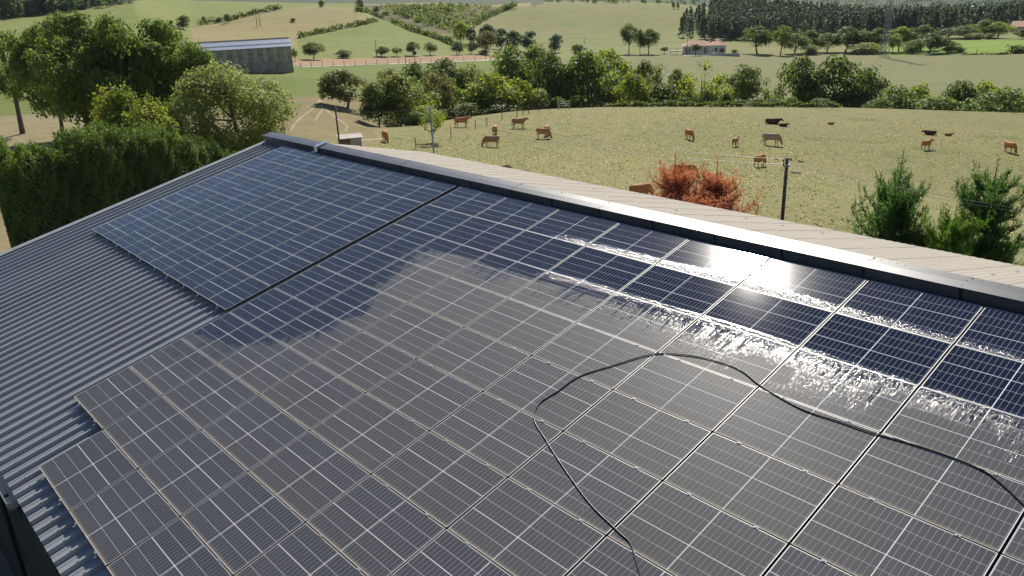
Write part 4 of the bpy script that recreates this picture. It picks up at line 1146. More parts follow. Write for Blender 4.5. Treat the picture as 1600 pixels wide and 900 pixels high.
# --- firs and dead red conifers behind the hangar
def conifer_mesh(seed, whorls, per, needles, droop=.15, spread=.5, dens=1.0, leaf='fir', upturn=.35, zmax=.86, powr=.6, irr=.4):
    rng = np.random.default_rng(seed)
    mb = MB()
    mb.tube([(0, 0, -.03), (0, 0, .3), (.005, .003, .7), (0, 0, .99)], [.020, .015, .008, .0025], 7)
    C = []; A = []; S = []; T = []
    for i in range(whorls):
        z = .05 + zmax * (i + rng.uniform(-.3, .3)) / whorls
        ln = spread * max(1 - z / (zmax + .12), .02) ** powr * rng.uniform(1 - irr, 1 + irr * .6) + .03
        k = max(3, int(per * (1 - .4 * z)))
        a0 = rng.uniform(0, 6.28)
        for j in range(k):
            a = a0 + 6.283 * j / k + rng.normal() * .25
            l = ln * rng.uniform(.45, 1.2); zj = z + rng.uniform(-.03, .03)
            d = np.array([math.cos(a), math.sin(a), 0])
            P = [np.array([0, 0, zj]) + d * l * t + np.array([0, 0, (-droop * t + (droop + upturn) * t * t) * l * (.6 + .8 * z)]) for t in np.linspace(0, 1, 7)]
            mb.tube(P, [.006 * (1 - t) + .0015 for t in np.linspace(0, 1, 7)], 4, False)
            tint = rng.random()
            tw = int(10 * dens)
            for b_ in range(tw + 1):
                t = .12 + .88 * b_ / tw
                f = t * 6; q0 = min(int(f), 5); base = P[q0] + (P[q0 + 1] - P[q0]) * (f - q0)
                ax = unit((P[q0 + 1] - P[q0])[None])[0]
                for sgn in ((-1, 1) if b_ < tw else (0,)):
                    side = np.cross(ax, [0, 0, 1]) * sgn
                    td = ax * .7 + side * .8 + rng.normal(size=3) * .4 + np.array([0, 0, .15 + .3 * rng.random()])
                    td /= np.linalg.norm(td) + 1e-9
                    tl = l * .36 * (1.15 - t * .7) * rng.uniform(.5, 1.3) + .016
                    m_ = max(3, int(needles * tl / .08))
                    tt = rng.random(m_)[:, None]
                    c = base + td * tl * tt
                    dirn = unit(td * .8 + rng.normal(size=(m_, 3)) * .8)
                    C.append(c + dirn * .012); A.append(dirn); S.append(rng.uniform(.014, .030, m_)); T.append(np.clip(tint * .5 + .5 * rng.random(m_), 0, 1))
    # leader
    m_ = 26
    c = np.zeros((m_, 3)); c[:, 2] = rng.uniform(.86, 1.0, m_)
    dirn = unit(rng.normal(size=(m_, 3)) * [1, 1, .3] + [0, 0, .9])
    C.append(c + dirn * .015); A.append(dirn); S.append(np.full(m_, .02)); T.append(rng.random(m_))
    C = np.concatenate(C); A = np.concatenate(A); S = np.concatenate(S); T = np.concatenate(T)
    Nn = unit(np.cross(A, rng.normal(size=A.shape)))
    v, q_ = cards(C, Nn, S, S * .13, rng, A)
    return np_mesh('foliage', v, q_, LEAF[leaf], T), mb.mesh('trunk', M['bark'])
def conifer(x, D, ytop, wpx, me, label, group, name='fir_tree', cat='fir tree', rz=0.0, lean=0.0):
    p = onD(x, D); h = CAM[2] + azel(x, ytop)[1] * D - p[2]
    dep = float(proj(p)[2]); wd = wpx * dep / F
    e = empty(name, tuple(p)); e.rotation_euler = (lean, 0, rz)
    tag(e, label, cat, group)
    S = Matrix.Diagonal((wd, wd, h, 1))
    link('foliage', me[0], e, S); link('trunk', me[1], e, S)
FIR = [conifer_mesh(51, 16, 9, 15, leaf='fir', upturn=.36, zmax=.74, powr=.46, droop=.16, irr=.45, dens=1.2), conifer_mesh(52, 15, 9, 15, leaf='firlight', upturn=.32, zmax=.82, powr=.55, irr=.45, dens=1.2), conifer_mesh(53, 17, 9, 15, leaf='fir', upturn=.34, zmax=.84, powr=.55, irr=.45, dens=1.2)]
RED = [conifer_mesh(54, 16, 11, 10, leaf='red', spread=.52, upturn=.22, dens=1.3, zmax=.84, powr=.5, irr=.45), conifer_mesh(55, 17, 11, 10, leaf='red', spread=.52, upturn=.22, dens=1.3, zmax=.82, powr=.45, irr=.45)]
gf = 'firs behind the hangar'
conifer(1430, 35, 234, 146, FIR[0], 'dark green fir with a bare leader shoot behind the roof edge', gf)
conifer(1530, 33.5, 318, 135, FIR[1], 'low bright green fir between the two taller firs', gf, rz=1)
conifer(1586, 35.5, 246, 168, FIR[2], 'tall fir at the right edge of the photo', gf, rz=2)
conifer(1490, 34.5, 345, 90, FIR[1], 'smallest bright fir close against the bare-leader fir', gf, rz=4)
gd = 'dead red conifers behind the hangar'
conifer(1060, 36, 236, 122, RED[0], 'dead red-brown conifer in front of the big grazing cow', gd, 'dead_conifer', 'conifer')
conifer(1129, 35.5, 244, 134, RED[1], 'dead red-brown conifer nearest the wooden power pole', gd, 'dead_conifer', 'conifer', rz=2)
conifer(1096, 34.5, 279, 190, RED[0], 'lower dead red-brown conifer between the two taller ones', gd, 'dead_conifer', 'conifer', rz=3.4)
#--PART5--
# ------------------------------------------------------------------ cows
def remesh(mb, name, vox, smooth=4):
    me = mb.mesh(name + '_src')
    o = bpy.data.objects.new('tmp', me); COL.objects.link(o)
    r = o.modifiers.new('r', 'REMESH'); r.mode = 'VOXEL'; r.voxel_size = vox
    s = o.modifiers.new('s', 'SMOOTH'); s.iterations = smooth; s.factor = .5
    dg = bpy.context.evaluated_depsgraph_get(); dg.update()
    out = bpy.data.meshes.new_from_object(o.evaluated_get(dg)); out.name = name
    bpy.data.objects.remove(o); bpy.data.meshes.remove(me)
    out.polygons.foreach_set('use_smooth', [True] * len(out.polygons))
    return out
def cow_mesh(pose):
    mb = MB()
    lie = pose == 'lying'
    dz = -.62 if lie else 0
    # trunk: rump to chest (y radius, z radius)
    T = [(-.95, 1.10, .10, .14), (-.89, 1.08, .22, .27), (-.72, 1.06, .26, .32), (-.40, 1.00, .30, .36), (-.05, .97, .33, .39), (.25, .98, .31, .39), (.50, 1.01, .27, .37), (.68, 1.04, .20, .32), (.82, 1.04, .13, .22)]
    mb.tube([(x, 0, z + dz) for x, z, a, c in T], [(a, c) for x, z, a, c in T], 14)
    if pose == 'grazing':
        N = [(.50, 1.06, .20, .34), (.74, .94, .17, .30), (.92, .74, .14, .24), (1.02, .56, .12, .17)]
        Hd = [(.99, .62, .11, .13), (1.05, .48, .13, .15), (1.11, .32, .10, .12), (1.16, .16, .085, .09), (1.17, .09, .07, .07)]
        ear = (.99, .60)
    else:
        N = [(.50, 1.06, .20, .33), (.72, 1.14, .17, .27), (.90, 1.25, .14, .21), (1.00, 1.32, .11, .15)]
        Hd = [(.96, 1.38, .11, .12), (1.05, 1.35, .14, .15), (1.19, 1.25, .11, .12), (1.33, 1.14, .085, .09), (1.38, 1.10, .07, .07)]
        ear = (.98, 1.40)
        if lie: N = [(x, z - .10 * i / 3, a, c) for i, (x, z, a, c) in enumerate(N)]; Hd = [(x, z - .10, a, c) for x, z, a, c in Hd]; ear = (.98, 1.30)
    mb.tube([(x, 0, z + dz) for x, z, a, c in N], [(a, c) for x, z, a, c in N], 12)
    mb.tube([(x, 0, z + dz) for x, z, a, c in Hd], [(a, c) for x, z, a, c in Hd], 10)
    for s in (-1, 1):
        mb.tube([(ear[0], s * .09, ear[1] + dz), (ear[0] - .02, s * .19, ear[1] + .01 + dz), (ear[0] - .03, s * .27, ear[1] - .02 + dz)], [.035, .05, .02], 6)
        if not lie:
            off = .10 * s
            f = [(.55 + off * .6, s * .16, .82, .13), (.56 + off, s * .17, .62, .085), (.55 + off, s * .17, .42, .06), (.54 + off, s * .17, .20, .045), (.55 + off, s * .17, .08, .055), (.57 + off, s * .17, .0, .06)]
            mb.tube([p[:3] for p in f], [p[3] for p in f], 8)
            h = [(-.66, s * .17, .95, .20), (-.62 - off, s * .18, .72, .13), (-.76 - off, s * .18, .50, .07), (-.72 - off, s * .18, .26, .05), (-.70 - off, s * .18, .09, .055), (-.68 - off, s * .18, .0, .06)]
            mb.tube([p[:3] for p in h], [p[3] for p in h], 8)
        else:
            f = [(.50, s * .22, .30, .12), (.72, s * .25, .14, .08), (.60, s * .26, .06, .06), (.42, s * .26, .05, .05)]
            mb.tube([p[:3] for p in f], [p[3] for p in f], 8)
            h = [(-.60, s * .26, .34, .19), (-.30, s * .36, .18, .12), (-.42, s * .40, .07, .07), (-.20, s * .42, .05, .05)]
            mb.tube([p[:3] for p in h], [p[3] for p in h], 8)
    if not lie:
        mb.tube([(-.90, 0, 1.32), (-.99, 0, 1.15), (-1.0, 0, .80), (-.98, 0, .52), (-.97, 0, .42)], [.045, .035, .03, .05, .03], 6)
        if pose == 'grazing': mb.tube([(-.45, 0, .72), (-.40, 0, .62), (-.36, 0, .58)], [.14, .13, .07], 8)
    return remesh(mb, 'cow', .034, 3)
COWS = {k: cow_mesh(k) for k in ('grazing', 'standing', 'lying')}
def cow(x, y, pose, face, coat, label, size=1.0, dz=0.0):
    """face: heading in the picture, degrees: 0 right, 180 left, 90 away, -90 towards the camera"""
    p, D = ground(x, y, 40)
    az = math.atan2(p[1] - CAM[1], p[0] - CAM[0])
    o = link('cow', COWS[pose])
    o.location = (p[0], p[1], p[2] - .02 + dz)
    o.rotation_euler = (0, 0, az - math.pi / 2 + R_(face))
    o.scale = (size,) * 3
    if not o.data.materials: o.data.materials.append(M['cow_orange'])
    o.material_slots[0].link = 'OBJECT'; o.material_slots[0].material = M[coat]
    tag(o, label, 'cow', 'cows in the pasture')
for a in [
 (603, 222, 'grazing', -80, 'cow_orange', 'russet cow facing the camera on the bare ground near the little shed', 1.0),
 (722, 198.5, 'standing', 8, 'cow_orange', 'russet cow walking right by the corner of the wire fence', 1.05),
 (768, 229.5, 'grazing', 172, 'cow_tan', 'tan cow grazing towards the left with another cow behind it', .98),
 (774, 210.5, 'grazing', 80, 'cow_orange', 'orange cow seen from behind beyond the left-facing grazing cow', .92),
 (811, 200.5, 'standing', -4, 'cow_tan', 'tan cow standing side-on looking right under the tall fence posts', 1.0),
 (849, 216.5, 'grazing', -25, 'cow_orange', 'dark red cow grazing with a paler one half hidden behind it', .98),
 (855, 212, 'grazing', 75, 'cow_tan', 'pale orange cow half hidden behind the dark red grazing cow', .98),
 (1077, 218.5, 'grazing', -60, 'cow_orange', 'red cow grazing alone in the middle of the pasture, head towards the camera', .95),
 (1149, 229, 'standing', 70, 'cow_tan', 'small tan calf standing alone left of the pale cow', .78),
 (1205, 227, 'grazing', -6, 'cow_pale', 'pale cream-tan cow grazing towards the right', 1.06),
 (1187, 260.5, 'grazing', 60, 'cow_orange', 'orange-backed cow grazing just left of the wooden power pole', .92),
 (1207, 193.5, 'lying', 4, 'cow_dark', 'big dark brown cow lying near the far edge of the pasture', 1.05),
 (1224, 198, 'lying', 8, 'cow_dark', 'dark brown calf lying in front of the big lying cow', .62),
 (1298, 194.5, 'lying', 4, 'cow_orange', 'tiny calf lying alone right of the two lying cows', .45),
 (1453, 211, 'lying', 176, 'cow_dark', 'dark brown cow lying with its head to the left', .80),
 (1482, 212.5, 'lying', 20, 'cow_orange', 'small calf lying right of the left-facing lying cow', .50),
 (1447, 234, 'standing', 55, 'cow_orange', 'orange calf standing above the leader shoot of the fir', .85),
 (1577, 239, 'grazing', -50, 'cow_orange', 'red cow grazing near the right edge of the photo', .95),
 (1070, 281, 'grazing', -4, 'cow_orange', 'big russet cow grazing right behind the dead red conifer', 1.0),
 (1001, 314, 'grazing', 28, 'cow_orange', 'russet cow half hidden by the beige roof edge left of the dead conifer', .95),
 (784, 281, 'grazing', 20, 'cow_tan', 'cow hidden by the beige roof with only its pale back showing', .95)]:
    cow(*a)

# ------------------------------------------------------------------ poles, wires, pylon
def top_of(p, ytop):
    """point above ground point p seen at picture row ytop"""
    zs_ = np.linspace(p[2], p[2] + 45, 900)
    y = proj(np.stack([np.full(900, p[0]), np.full(900, p[1]), zs_], 1))[1]
    return p[2] + 45 * np.argmin(np.abs(y - ytop)) / 900
def pole(x, D, ytop, r, mat, label, arms=(), xref=None, group='poles carrying the overhead wires'):
    p = onD(x, D) if not isinstance(D, tuple) else ground(x, D[1])[0]
    zt = top_of(p, ytop)
    e = empty('power_pole', tuple(p)); tag(e, label, 'pole', group)
    mb = MB(); mb.tube([(0, 0, -.3), (0, 0, zt - p[2])], [r * 1.15, r * .85], 10); mb.build('shaft', mat, e, None, True)
    return e, p, zt
eA, pA, zA = pole(1242, 36, 248, .085, M['darkwood'], 'dark wooden power pole with insulators rising behind the beige roof')
h = zA - pA[2]
az = math.atan2(pA[1] - CAM[1], pA[0] - CAM[0]); side = np.array([math.sin(az), -math.cos(az), 0])
mb = MB(); mb.tube([(0, 0, h - .34), (0, 0, h - .26)], .14, 10); mb.build('clamp_ring', M['greypole'], eA)
mb = MB(); mb.tube([side * -.10 + [0, 0, h - .02], side * .12 + [0, 0, h + .0]], .03, 6); mb.build('crossarm', M['darkmetal'], eA)
for s, dz in ((-.14, -.10), (-.12, -.24), (.16, -.05)):
    mb = MB(); q0 = side * s + np.array([0, 0, h + dz]); mb.tube([q0 - [0, 0, .05], q0, q0 + [0, 0, .05]], [.03, .045, .03], 8); mb.build('insulator', M['darkmetal'], eA)
eB, pB, zB = pole(667.5, 62, 166, .075, M['greypole'], 'slim grey metal pole beside the small lime tree')
azB = math.atan2(pB[1] - CAM[1], pB[0] - CAM[0]); sB = np.array([math.sin(azB), -math.cos(azB), 0]); hB = zB - pB[2]
mb = MB(); mb.tube([sB * -.25 + [0, 0, hB - .06], sB * .25 + [0, 0, hB - .06]], .035, 6); mb.build('crossarm', M['greypole'], eB)
for s in (-.22, .22):
    mb = MB(); q0 = sB * s + np.array([0, 0, hB]); mb.tube([q0 - [0, 0, .06], q0 + [0, 0, .08]], [.04, .03], 8); mb.build('insulator', M['white'], eB)
mb = MB(); mb.tube([sB * -.05 + [0, 0, hB - .25], sB * -.35 + [0, 0, hB - .5]], .02, 6); mb.build('brace', M['greypole'], eB)
eC, pC, zC = pole(516, 66, 165, .075, M['darkwood'], 'thin leaning-looking wooden pole beside the little shed')
def wire(a, c, sag, label, r=.010, mat='wire', cat='cable', group='overhead wires', name='overhead_wire'):
    a = np.asarray(a, float); c = np.asarray(c, float)
    mb = MB(); mb.tube([a * (1 - t) + c * t - np.array([0, 0, sag * 4 * t * (1 - t)]) for t in np.linspace(0, 1, 25)], r, 5)
    o = mb.build(name, M[mat]); tag(o, label, cat, group); return o
tA, tB, tC = np.array([pA[0], pA[1], zA]), np.array([pB[0], pB[1], zB]), np.array([pC[0], pC[1], zC])
wire(tB + sB * .22, tA + side * -.5 + [0, 0, -.03], .55, 'upper overhead wire between the grey metal pole and the wooden pole', .008)
wire(tB + sB * -.2 + [0, 0, -.25], tA + side * -.14 + [0, 0, -.26], .75, 'lower overhead wire between the grey metal pole and the wooden pole', .011)
wire(tC + [0, 0, -.2], tB + sB * -.2, .35, 'upper overhead wire left of the grey metal pole', .007)
wire(tC + [0, 0, -.9], tB + [0, 0, -.5], .35, 'lower overhead wire left of the grey metal pole', .007)
tR = atD(1760, 352, 34)
wire(tA + side * .18 + [0, 0, -.22], tR, .15, 'upper overhead wire running right behind the firs', .009)
wire(tA + side * .42 + [0, 0, -.52], tR + [0, 0, -.1], .12, 'lower overhead wire running right behind the firs', .007)
for s0, z0, s1, z1, lb in ((-.52, -.03, -.34, -.03, 'small dark cable joint left of the wooden pole top'), (.46, -.10, .66, -.14, 'dark cable joint hanging right of the wooden pole top'), (.20, -.60, .62, -.62, 'longest dark cable joint below the wooden pole top')):
    mb = MB(); mb.tube([tA + side * s0 + [0, 0, z0], tA + side * s1 + [0, 0, z1]], .028, 8)
    tag(mb.build('cable_joint', M['darkmetal']), lb, 'cable joint', 'cable joints at the wooden pole')
jl = [(-.34, -.03), (-.12, .02), (.02, .22), (.18, .27), (.30, .24), (.36, .05), (.46, -.10)]
mb = MB(); mb.tube(catmull([tA + side * s + np.array([0, 0, z]) for s, z in jl], 5), .008, 5)
tag(mb.build('jumper_cable', M['wire']), 'short cable arching over the top of the wooden pole', 'cable')
wire(tA + side * -.14 + [0, 0, -.26], tA + side * -.14 + [0, 0, -.62], 0, 'short cable hanging down beside the wooden pole', .007)
# distant poles
for x, yb, yt, r, lb in [(714, 87.5, 63, .12, 'thin pole left of the tree row above the reddish field'), (913, 78, 59, .13, 'lone pole at the foot of the big hill'), (402, 41, 24, .14, 'left of the twin poles on the dry hill'), (407, 41, 23, .14, 'right of the twin poles on the dry hill'),
                         (588.5, 88, 63, .11, 'thin pole left of the round trees above the reddish field'), (1526, 84, 76, .12, 'small pole standing on the edge of the bright field'), (667, 5.5, -4, .14, 'tiny pole on the hill behind the big broad trees'), (634, 101, 86, .09, 'thin pole at the lane edge below the tree row'), (1073, 85, 60, .12, 'thin dark pole in front of the white house')]:
    if x == 667: continue
    pole(x, ('y', yb), yt, r, M['darkwood'], lb, group='distant poles')
# lattice pylon
def pylon():
    p, D = ground(1381, 89.5)
    p = p - np.array([0, 0, .5])
    e = empty('lattice_pylon', tuple(p)); tag(e, 'tall steel lattice pylon in front of the pine wood', 'pylon')
    az = math.atan2(p[1] - CAM[1], p[0] - CAM[0])
    Ht = 38.0
    Rz = np.array([[math.cos(az + .6), -math.sin(az + .6), 0], [math.sin(az + .6), math.cos(az + .6), 0], [0, 0, 1]])
    def hw(z): return .95 * (1 - z / Ht) + .22
    lv = [0, 2.6, 5, 7.3, 9.5, 11.6, 13.6, 15.5, 17.4, 19.2, 21, 22.8, 24.6, 26.4, 28.2, 30, 32, 35, Ht]
    C = [(-1, -1), (1, -1), (1, 1), (-1, 1)]
    for c in C:
        mb = MB(); mb.tube([Rz @ np.array([c[0] * hw(z), c[1] * hw(z), z]) for z in lv], .10, 4); mb.build('corner_leg', M['pylonsteel'], e)
    for i in range(len(lv) - 1):
        mb = MB()
        for k in range(4):
            a, b_ = C[k], C[(k + 1) % 4]
            P = lambda c, z: Rz @ np.array([c[0] * hw(z), c[1] * hw(z), z])
            mb.tube([P(a, lv[i]), P(b_, lv[i + 1])], .045, 4); mb.tube([P(b_, lv[i]), P(a, lv[i + 1])], .045, 4); mb.tube([P(a, lv[i + 1]), P(b_, lv[i + 1])], .04, 4)
        mb.build('lattice_bracing', M['pylonsteel'], e)
    for z, l in ((31, 3.2), (34, 4.0)):
        for s in (-1, 1):
            mb = MB(); mb.tube([Rz @ np.array([0, s * .4, z + .8]), Rz @ np.array([0, s * l, z])], .12, 4); mb.tube([Rz @ np.array([0, s * .4, z - .3]), Rz @ np.array([0, s * l, z])], .10, 4)
            mb.build('crossarm', M['pylonsteel'], e)
pylon()

# ------------------------------------------------------------------ fences, gate, shed
def fence(posts, label, group, tall=1.2, r=.055, wires=(.45, .85, 1.15), mat='wood'):
    P = []
    for q in posts:
        p = ground(q[0], q[1], 40)[0]
        P.append((p, q[2] if len(q) > 2 else tall))
    o3 = P[0][0]
    e = empty('wire_fence', tuple(o3)); tag(e, label, 'fence', group)
    for p, h in P:
        mb = MB(); mb.tube([p - o3 - [0, 0, .2], p - o3 + [0, 0, h]], [r * 1.1, r * .85], 7); mb.build('fence_post', M[mat], e)
    mb = MB()
    for wz in wires:
        for (a, ha), (c, hc) in zip(P[:-1], P[1:]):
            mb.tube([a - o3 + [0, 0, wz], c - o3 + [0, 0, wz]], .006, 3, False)
    mb.build('fence_wire', M['wire'], e)
gf = 'wire fences of the pasture'
fence([(650, 233, 1.35), (705, 215.5, 1.5), (743, 201, 1.15)], 'wire fence of thin posts running from the roof edge to the fence corner', gf)
fence([(743, 201, 1.15), (761, 197.5, 1.25), (784.5, 187, 1.3), (808, 182, 1.5), (817.5, 179.5, 1.3), (826, 178, 1.5), (842, 173.5, 1.1), (858, 171.5, 1.2)], 'wire fence climbing from the fence corner to the white gate', gf, r=.065)
fence([(892, 169.5), (908, 169), (925, 168.6), (942, 168.2), (960, 168), (980, 167.6), (1000, 167.4), (1022, 167.2), (1045, 167), (1068, 167), (1090, 167), (1112, 167), (1135, 167.2), (1158, 167.2), (1182, 167.4), (1206, 167.6), (1230, 168), (1254, 168.2), (1278, 168.4), (1302, 168.6)], 'wire fence along the far edge of the pasture', gf, .9, .05)
fence([(1326, 168.8), (1352, 169), (1378, 169.4), (1404, 170), (1430, 171), (1456, 172.4), (1482, 173.4), (1508, 174.4), (1534, 175), (1560, 175.6), (1582, 177, 1.6), (1606, 177.4)], 'wire fence along the right end of the far pasture edge', gf, .9, .05)
fence([(470 + 17 * i, 105.5 - i * .62) for i in range(19)], 'post and wire fence beside the gravel lane below the reddish field', gf, 1.4, .07, (.6, 1.2))
pa, pb = ground(872, 170.6, 60)[0], ground(889, 169.8, 60)[0]
e = empty('field_gate', tuple(pa)); tag(e, 'pale rail gate in the far edge of the pasture', 'gate')
for q in (pa, pb):
    mb = MB(); mb.tube([q - pa - [0, 0, .2], q - pa + [0, 0, 1.35]], .08, 8); mb.build('gate_post', M['greypole'], e)
for wz in (.5, .85, 1.2):
    mb = MB(); mb.tube([[0, 0, wz], pb - pa + [0, 0, wz]], .04, 6); mb.build('rail', M['greypole'], e)
# little shed
ps = onD(534, 76)
azs = math.atan2(ps[1] - CAM[1], ps[0] - CAM[0])
Ms = Matrix.Translation(Vector(ps)) @ Matrix.Rotation(azs - math.pi / 2 + .12, 4, 'Z')
zs_ = top_of(ps, 213) - ps[2]
e = empty('field_shed', M=Ms); tag(e, 'little shed with flat white roof behind the ridge of the hangar', 'shed')
mb = MB(); mb.box(-.95, -.02, -.6, -.55, 0, zs_ - .12); mb.build('wall', M['wood'], e)
mb = MB(); mb.box(.0, .90, -.6, -.55, 0, zs_ - .12); mb.build('wall', M['stone'], e)
mb = MB(); mb.box(.90, .95, -.6, 1.0, 0, zs_ - .12); mb.box(-.95, -.9, -.54, 1.0, 0, zs_ - .12); mb.build('side_wall', M['darkwood'], e)
mb = MB(); mb.prism([(-.85, zs_ - .10), (1.15, zs_ - .0), (1.15, zs_ + .05), (-.85, zs_ - .05)], (0, 1, 0), (0, 0, 1), (1, 0, 0), -1.15, 1.15); mb.build('roof', M['stone'], e)

# ------------------------------------------------------------------ long grey barn
pb_, Db = ground(459.5, 113.5)
azb = math.atan2(pb_[1] - CAM[1], pb_[0] - CAM[0])
Mb = Matrix.Translation(Vector(pb_)) @ Matrix.Rotation(azb - math.pi / 2 + .06, 4, 'Z')     # local -x runs left in the picture, +y away
e = empty('long_barn', M=Mb); tag(e, 'long grey barn with pale translucent wall strips and steel roof', 'barn')
dep = float(proj(pb_)[2]); he = top_of(pb_, 72.5) - pb_[2]; LB = 30.0; WB = 13.0
hm = he * .47
mb = MB(); mb.box(-LB, 0, 0, .2, -1, hm)
mb.build('lower_wall', M['barnwall'], e)
# upper boards and translucent sheets alternate along the wall
xw = [0]
pat = [(.75, 0), (.75, 1), (1.25, 0), (.75, 1), (1.35, 0), (.75, 1), (1.2, 0), (.75, 1), (1.2, 0), (.75, 1), (1.1, 0), (.75, 1), (1.3, 0), (.75, 1), (1.1, 0), (.75, 1), (1.2, 0), (.75, 1)]
x = 0.0
for i in range(40):
    wd, k = pat[i % len(pat)]
    wd *= 1.05
    if x - wd < -LB: break
    mb = MB(); mb.box(x - wd + .004, x - .004, -.06, .0, hm + .002, he - (.0 if not k else .02))
    if k:
        o = mb.build('translucent_sheet', M['barnlight'], e)
    else:
        for j in range(int(wd / .25)): mb.box(x - wd + .06 + j * .25, x - wd + .11 + j * .25, -.085, -.061, hm + .02, he - .02)
        mb.build('wall_board', M['barnwall'], e)
    x -= wd
mb = MB(); mb.prism([(0.2, -1), (WB, -1), (WB, he), (WB / 2, he + 1.3), (0.2, he)], (0, 1, 0), (0, 0, 1), (1, 0, 0), -.22, -.02); mb.build('gable_wall', M['barnwall'], e)
mb = MB(); mb.prism([(0.2, -1), (WB, -1), (WB, he), (WB / 2, he + 1.3), (0.2, he)], (0, 1, 0), (0, 0, 1), (1, 0, 0), -LB, -LB + .2); mb.build('gable_wall', M['barnwall'], e)
mb = MB(); mb.box(-LB + .21, -.23, WB - .2, WB - .01, -1, he - .01); mb.build('rear_wall', M['barnwall'], e)
for nm, (ya, za), (yb2, zb2) in (('roof_slope', (-.4, he + .02), (WB / 2, he + 1.42)), ('roof_slope', (WB + .4, he + .02), (WB / 2, he + 1.42))):
    mb = MB(); mb.prism([(ya, za), (yb2, zb2), (yb2, zb2 + .08), (ya, za + .08)], (0, 1, 0), (0, 0, 1), (1, 0, 0), -LB - .3, .3)
    nrib = 60
    for i in range(nrib):
        xx = -LB - .25 + (LB + .5) * i / nrib
        mb.prism([(ya, za + .081), (yb2, zb2 + .081), (yb2, zb2 + .13), (ya, za + .13)], (0, 1, 0), (0, 0, 1), (1, 0, 0), xx, xx + .08)
    mb.build(nm, M['barnroof'], e)
mb = MB(); mb.box(-LB - .3, .3, WB / 2 - .35, WB / 2 + .35, he + 1.56, he + 1.66); mb.build('ridge_strip', M['darkmetal'], e)
mb = MB(); mb.prism([(1.9, he + .66), (2.2, he + .72), (2.2, he + .77), (1.9, he + .71)], (0, 1, 0), (0, 0, 1), (1, 0, 0), -LB - .3, .3); mb.build('roof_strip', M['darkmetal'], e)
for xx in (-.12, -12.2):
    mb = MB(); mb.tube([(xx, -.14, he), (xx, -.14, 0)], .06, 6); mb.build('downpipe', M['greypole'], e)

# ------------------------------------------------------------------ houses far off
def hip(mb, x0, x1, y0, y1, z, rise, ov=.4):
    x0 -= ov; x1 += ov; y0 -= ov; y1 += ov
    m_ = (y1 - y0) / 2
    mb.add([(x0, y0, z), (x1, y0, z), (x1, y1, z), (x0, y1, z), (x0 + m_, y0 + m_, z + rise), (x1 - m_, y0 + m_, z + rise)],
           [(0, 1, 5, 4), (1, 2, 5), (2, 3, 4, 5), (3, 0, 4), (0, 3, 2, 1)])
ph, Dh = ground(1066.5, 85.2)
azh = math.atan2(ph[1] - CAM[1], ph[0] - CAM[0]); dh = float(proj(ph)[2]); K = dh / F
Mh = Matrix.Translation(Vector(ph)) @ Matrix.Rotation(azh - math.pi / 2, 4, 'Z')
e = empty('white_house', M=Mh); tag(e, 'low white house with terracotta hipped roofs below the wood', 'house')
LH = 65 * K; x2 = 39 * K
mb = MB(); mb.box(0, x2, 1.6, 9, -2, 2.9); mb.build('wall', M['render'], e)
mb = MB(); mb.box(x2 + .004, LH, 0, 9, -2, 3.1); mb.build('wall', M['render'], e)
mb = MB(); hip(mb, 0, x2 + 2, 1.6, 9, 2.9, 1.9); mb.build('roof', M['terracotta'], e)
mb = MB(); hip(mb, x2 - .2, LH, 0, 9, 3.12, 2.1); mb.build('roof', M['terracotta'], e)
mb = MB(); mb.box(x2 + .4, x2 + 1.0, 4.5, 5.1, 4, 5.6); mb.build('chimney', M['stone'], e)
for (xx, ww, z0, z1, y) in ((4.2 * K, 2.4 * K, .9, 2.1, 1.6), (9.5 * K, 2.4 * K, .9, 2.1, 1.6), (49 * K, 2.4 * K, 1.0, 2.2, 0)):
    mb = MB(); mb.box(xx - .08, xx + ww + .08, y - .03, y - .003, z0 - .08, z1 + .08); f_ = mb.build('window', M['stone'], e)
    mb = MB(); mb.box(xx, xx + ww, y - .05, y - .032, z0, z1); mb.build('pane', M['darkglass'], f_)
mb = MB(); mb.box(33 * K, 35.2 * K, 1.55, 1.597, 0, 2.1); mb.build('door', M['darkwood'], e)
mb = MB(); mb.box(22 * K, 85 * K, -5.0, -4.7, -2, .35); o = mb.build('garden_wall', M['stone'], None, Mh); tag(o, 'low pale garden wall in front of the white house', 'wall')
mb = MB()
for xx in (0, 2.4, 4.8):
    mb.box(xx, xx + .12, 0, .12, -1, 2.6)
    mb.box(xx, xx + .12, 2, 2.12, -1, 2.6)
mb.box(-.1, 5.02, -.1, 2.2, 1.3, 1.6)
mb.box(0, 4.9, .03, .09, 2.4, 2.5)
pp, _ = ground(1047, 86.4)
o = mb.build('frame_shelter', M['stone'], None, Matrix.Translation(Vector(pp)) @ Matrix.Rotation(azh - math.pi / 2, 4, 'Z')); tag(o, 'small pale open frame shelter left of the white house', 'shelter')
# bin by the house drive
pq, _ = ground(1115, 86.8)
e = empty('parked_trailer', tuple(pq)); tag(e, 'tiny pale box on the drive in front of the white house', 'box')
mb = MB(); mb.box(-.5, .5, -.4, .4, .15, 1.1); mb.build('body', M['white'], e)
mb = MB(); mb.box(-.45, .45, -.35, .35, 0, .149); mb.build('base', M['darkmetal'], e)
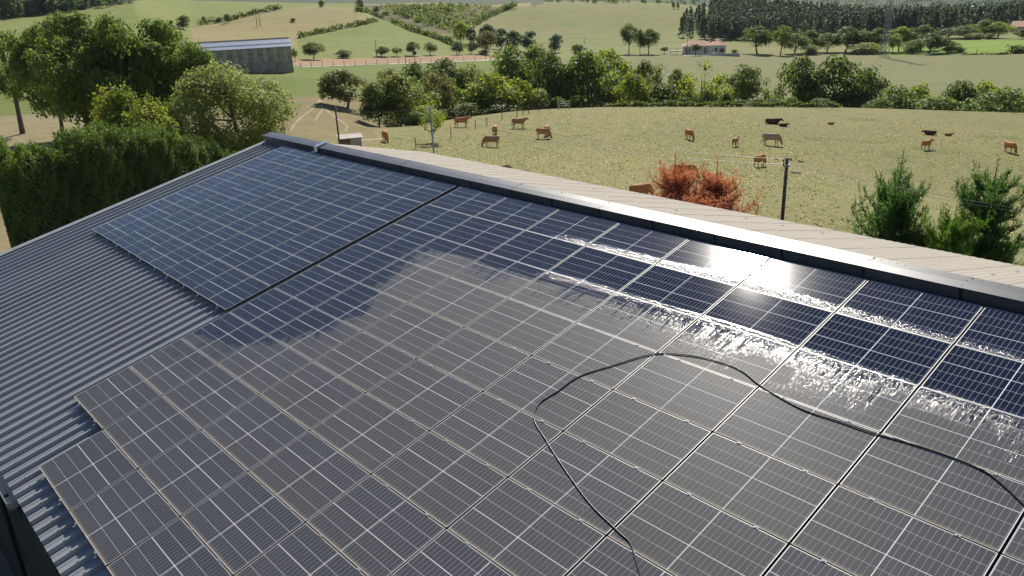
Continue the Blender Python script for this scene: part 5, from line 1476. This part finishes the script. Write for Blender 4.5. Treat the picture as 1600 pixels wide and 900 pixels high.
# farmhouse, right edge
pf, Df = ground(1578, 50, 300)
azf = math.atan2(pf[1] - CAM[1], pf[0] - CAM[0]); Kf = float(proj(pf)[2]) / F
Mf = Matrix.Translation(Vector(pf)) @ Matrix.Rotation(azf - math.pi / 2 - .2, 4, 'Z')
e = empty('farmhouse', M=Mf); tag(e, 'farmhouse with pale orange roof at the right edge under the wood', 'house')
mb = MB(); mb.box(0, 34 * Kf, 0, 10, -2, 2.6); mb.build('wall', M['stone'], e)
mb = MB()
mb.prism([(-.5, 2.6), (5, 5.2), (10.5, 2.6), (10.5, 2.45), (5, 5.05), (-.5, 2.45)], (0, 1, 0), (0, 0, 1), (1, 0, 0), -.6, 34 * Kf + .6)
mb.build('roof', M['terracotta'], e)
# round straw bales / dark baler on the hill strip
pd, _ = ground(649, 100.5)
mb = MB(); mb.tube([(0, 0, 0), (0, 0, 2.6)], .07, 6); mb.tube([(0, 0, 2.6), (0, 0, 2.9), (0, 0, 3.6), (0, 0, 3.9)], [.2, .6, .6, .2], 8)
o = mb.build('post_box', M['darkmetal'], None, Matrix.Translation(Vector(pd))); tag(o, 'dark feeder on a post beside the gravel lane', 'feeder')

# ------------------------------------------------------------------ things under the hedge, left of the roof
pbn = ground(141, 337)[0]; pbn = onD(141, 52.5)
mb_b = empty('wooden_bench', tuple(pbn), .5); tag(mb_b, 'weathered wooden bench in the shade under the conifer hedge', 'bench')
for i, y in enumerate((-.18, 0, .18)):
    mb = MB(); mb.box(-.8, .8, y - .08, y + .08, .44, .48); mb.build('seat_plank', M['wood'], mb_b)
mb = MB(); mb.box(-.8, .8, .26, .30, .62, .86); mb.build('backrest', M['wood'], mb_b)
for s in (-.65, .65):
    mb = MB(); mb.box(s - .05, s + .05, -.22, .30, 0, .439); mb.build('leg', M['wood'], mb_b)
pt = onD(104, 51.5)
mbt = empty('wheelbarrow', tuple(pt), .7); tag(mbt, 'blue-grey wheelbarrow standing tilted in the shade by the hedge', 'wheelbarrow')
tray = plain('blue_grey_tray', (.20, .27, .34), .45, .1)
mb = MB(); mb.add([(-.30, -.22, .30), (.30, -.22, .36), (.30, .22, .36), (-.30, .22, .30), (-.45, -.34, .62), (.50, -.34, .74), (.50, .34, .74), (-.45, .34, .62)],
                  [(0, 1, 2, 3), (0, 1, 5, 4), (1, 2, 6, 5), (2, 3, 7, 6), (3, 0, 4, 7)]); mb.build('tray', tray, mbt)
mb = MB(); mb.tube([(.55, -.04, .2), (.55, .04, .2)], .2, 14); mb.build('wheel', M['rubber'], mbt)
for s in (-.2, .2):
    mb = MB(); mb.tube([(.55, s * .3, .2), (-.2, s, .32), (-.95, s * 1.3, .55)], .022, 6); mb.build('handle', M['darkwood'], mbt)
    mb = MB(); mb.tube([(-.3, s, .3), (-.35, s, 0)], .02, 6); mb.build('leg', M['darkmetal'], mbt)

# ------------------------------------------------------------------ haze: one closed box of thin air round camera and scene
hz = MB(); hz.box(-7000, 7000, -7000, 7000, -140, 330)
hm_ = bpy.data.materials.new('thin_haze'); hm_.use_nodes = True
ht = hm_.node_tree; ht.nodes.clear()
ho = ht.nodes.new('ShaderNodeOutputMaterial'); hv = ht.nodes.new('ShaderNodeVolumePrincipled')
hv.inputs['Color'].default_value = (.80, .88, 1.0, 1); hv.inputs['Density'].default_value = .00005; hv.inputs['Anisotropy'].default_value = 0.0
ht.links.new(hv.outputs[0], ho.inputs['Volume'])
tag(hz.build('haze', hm_), kind='stuff')
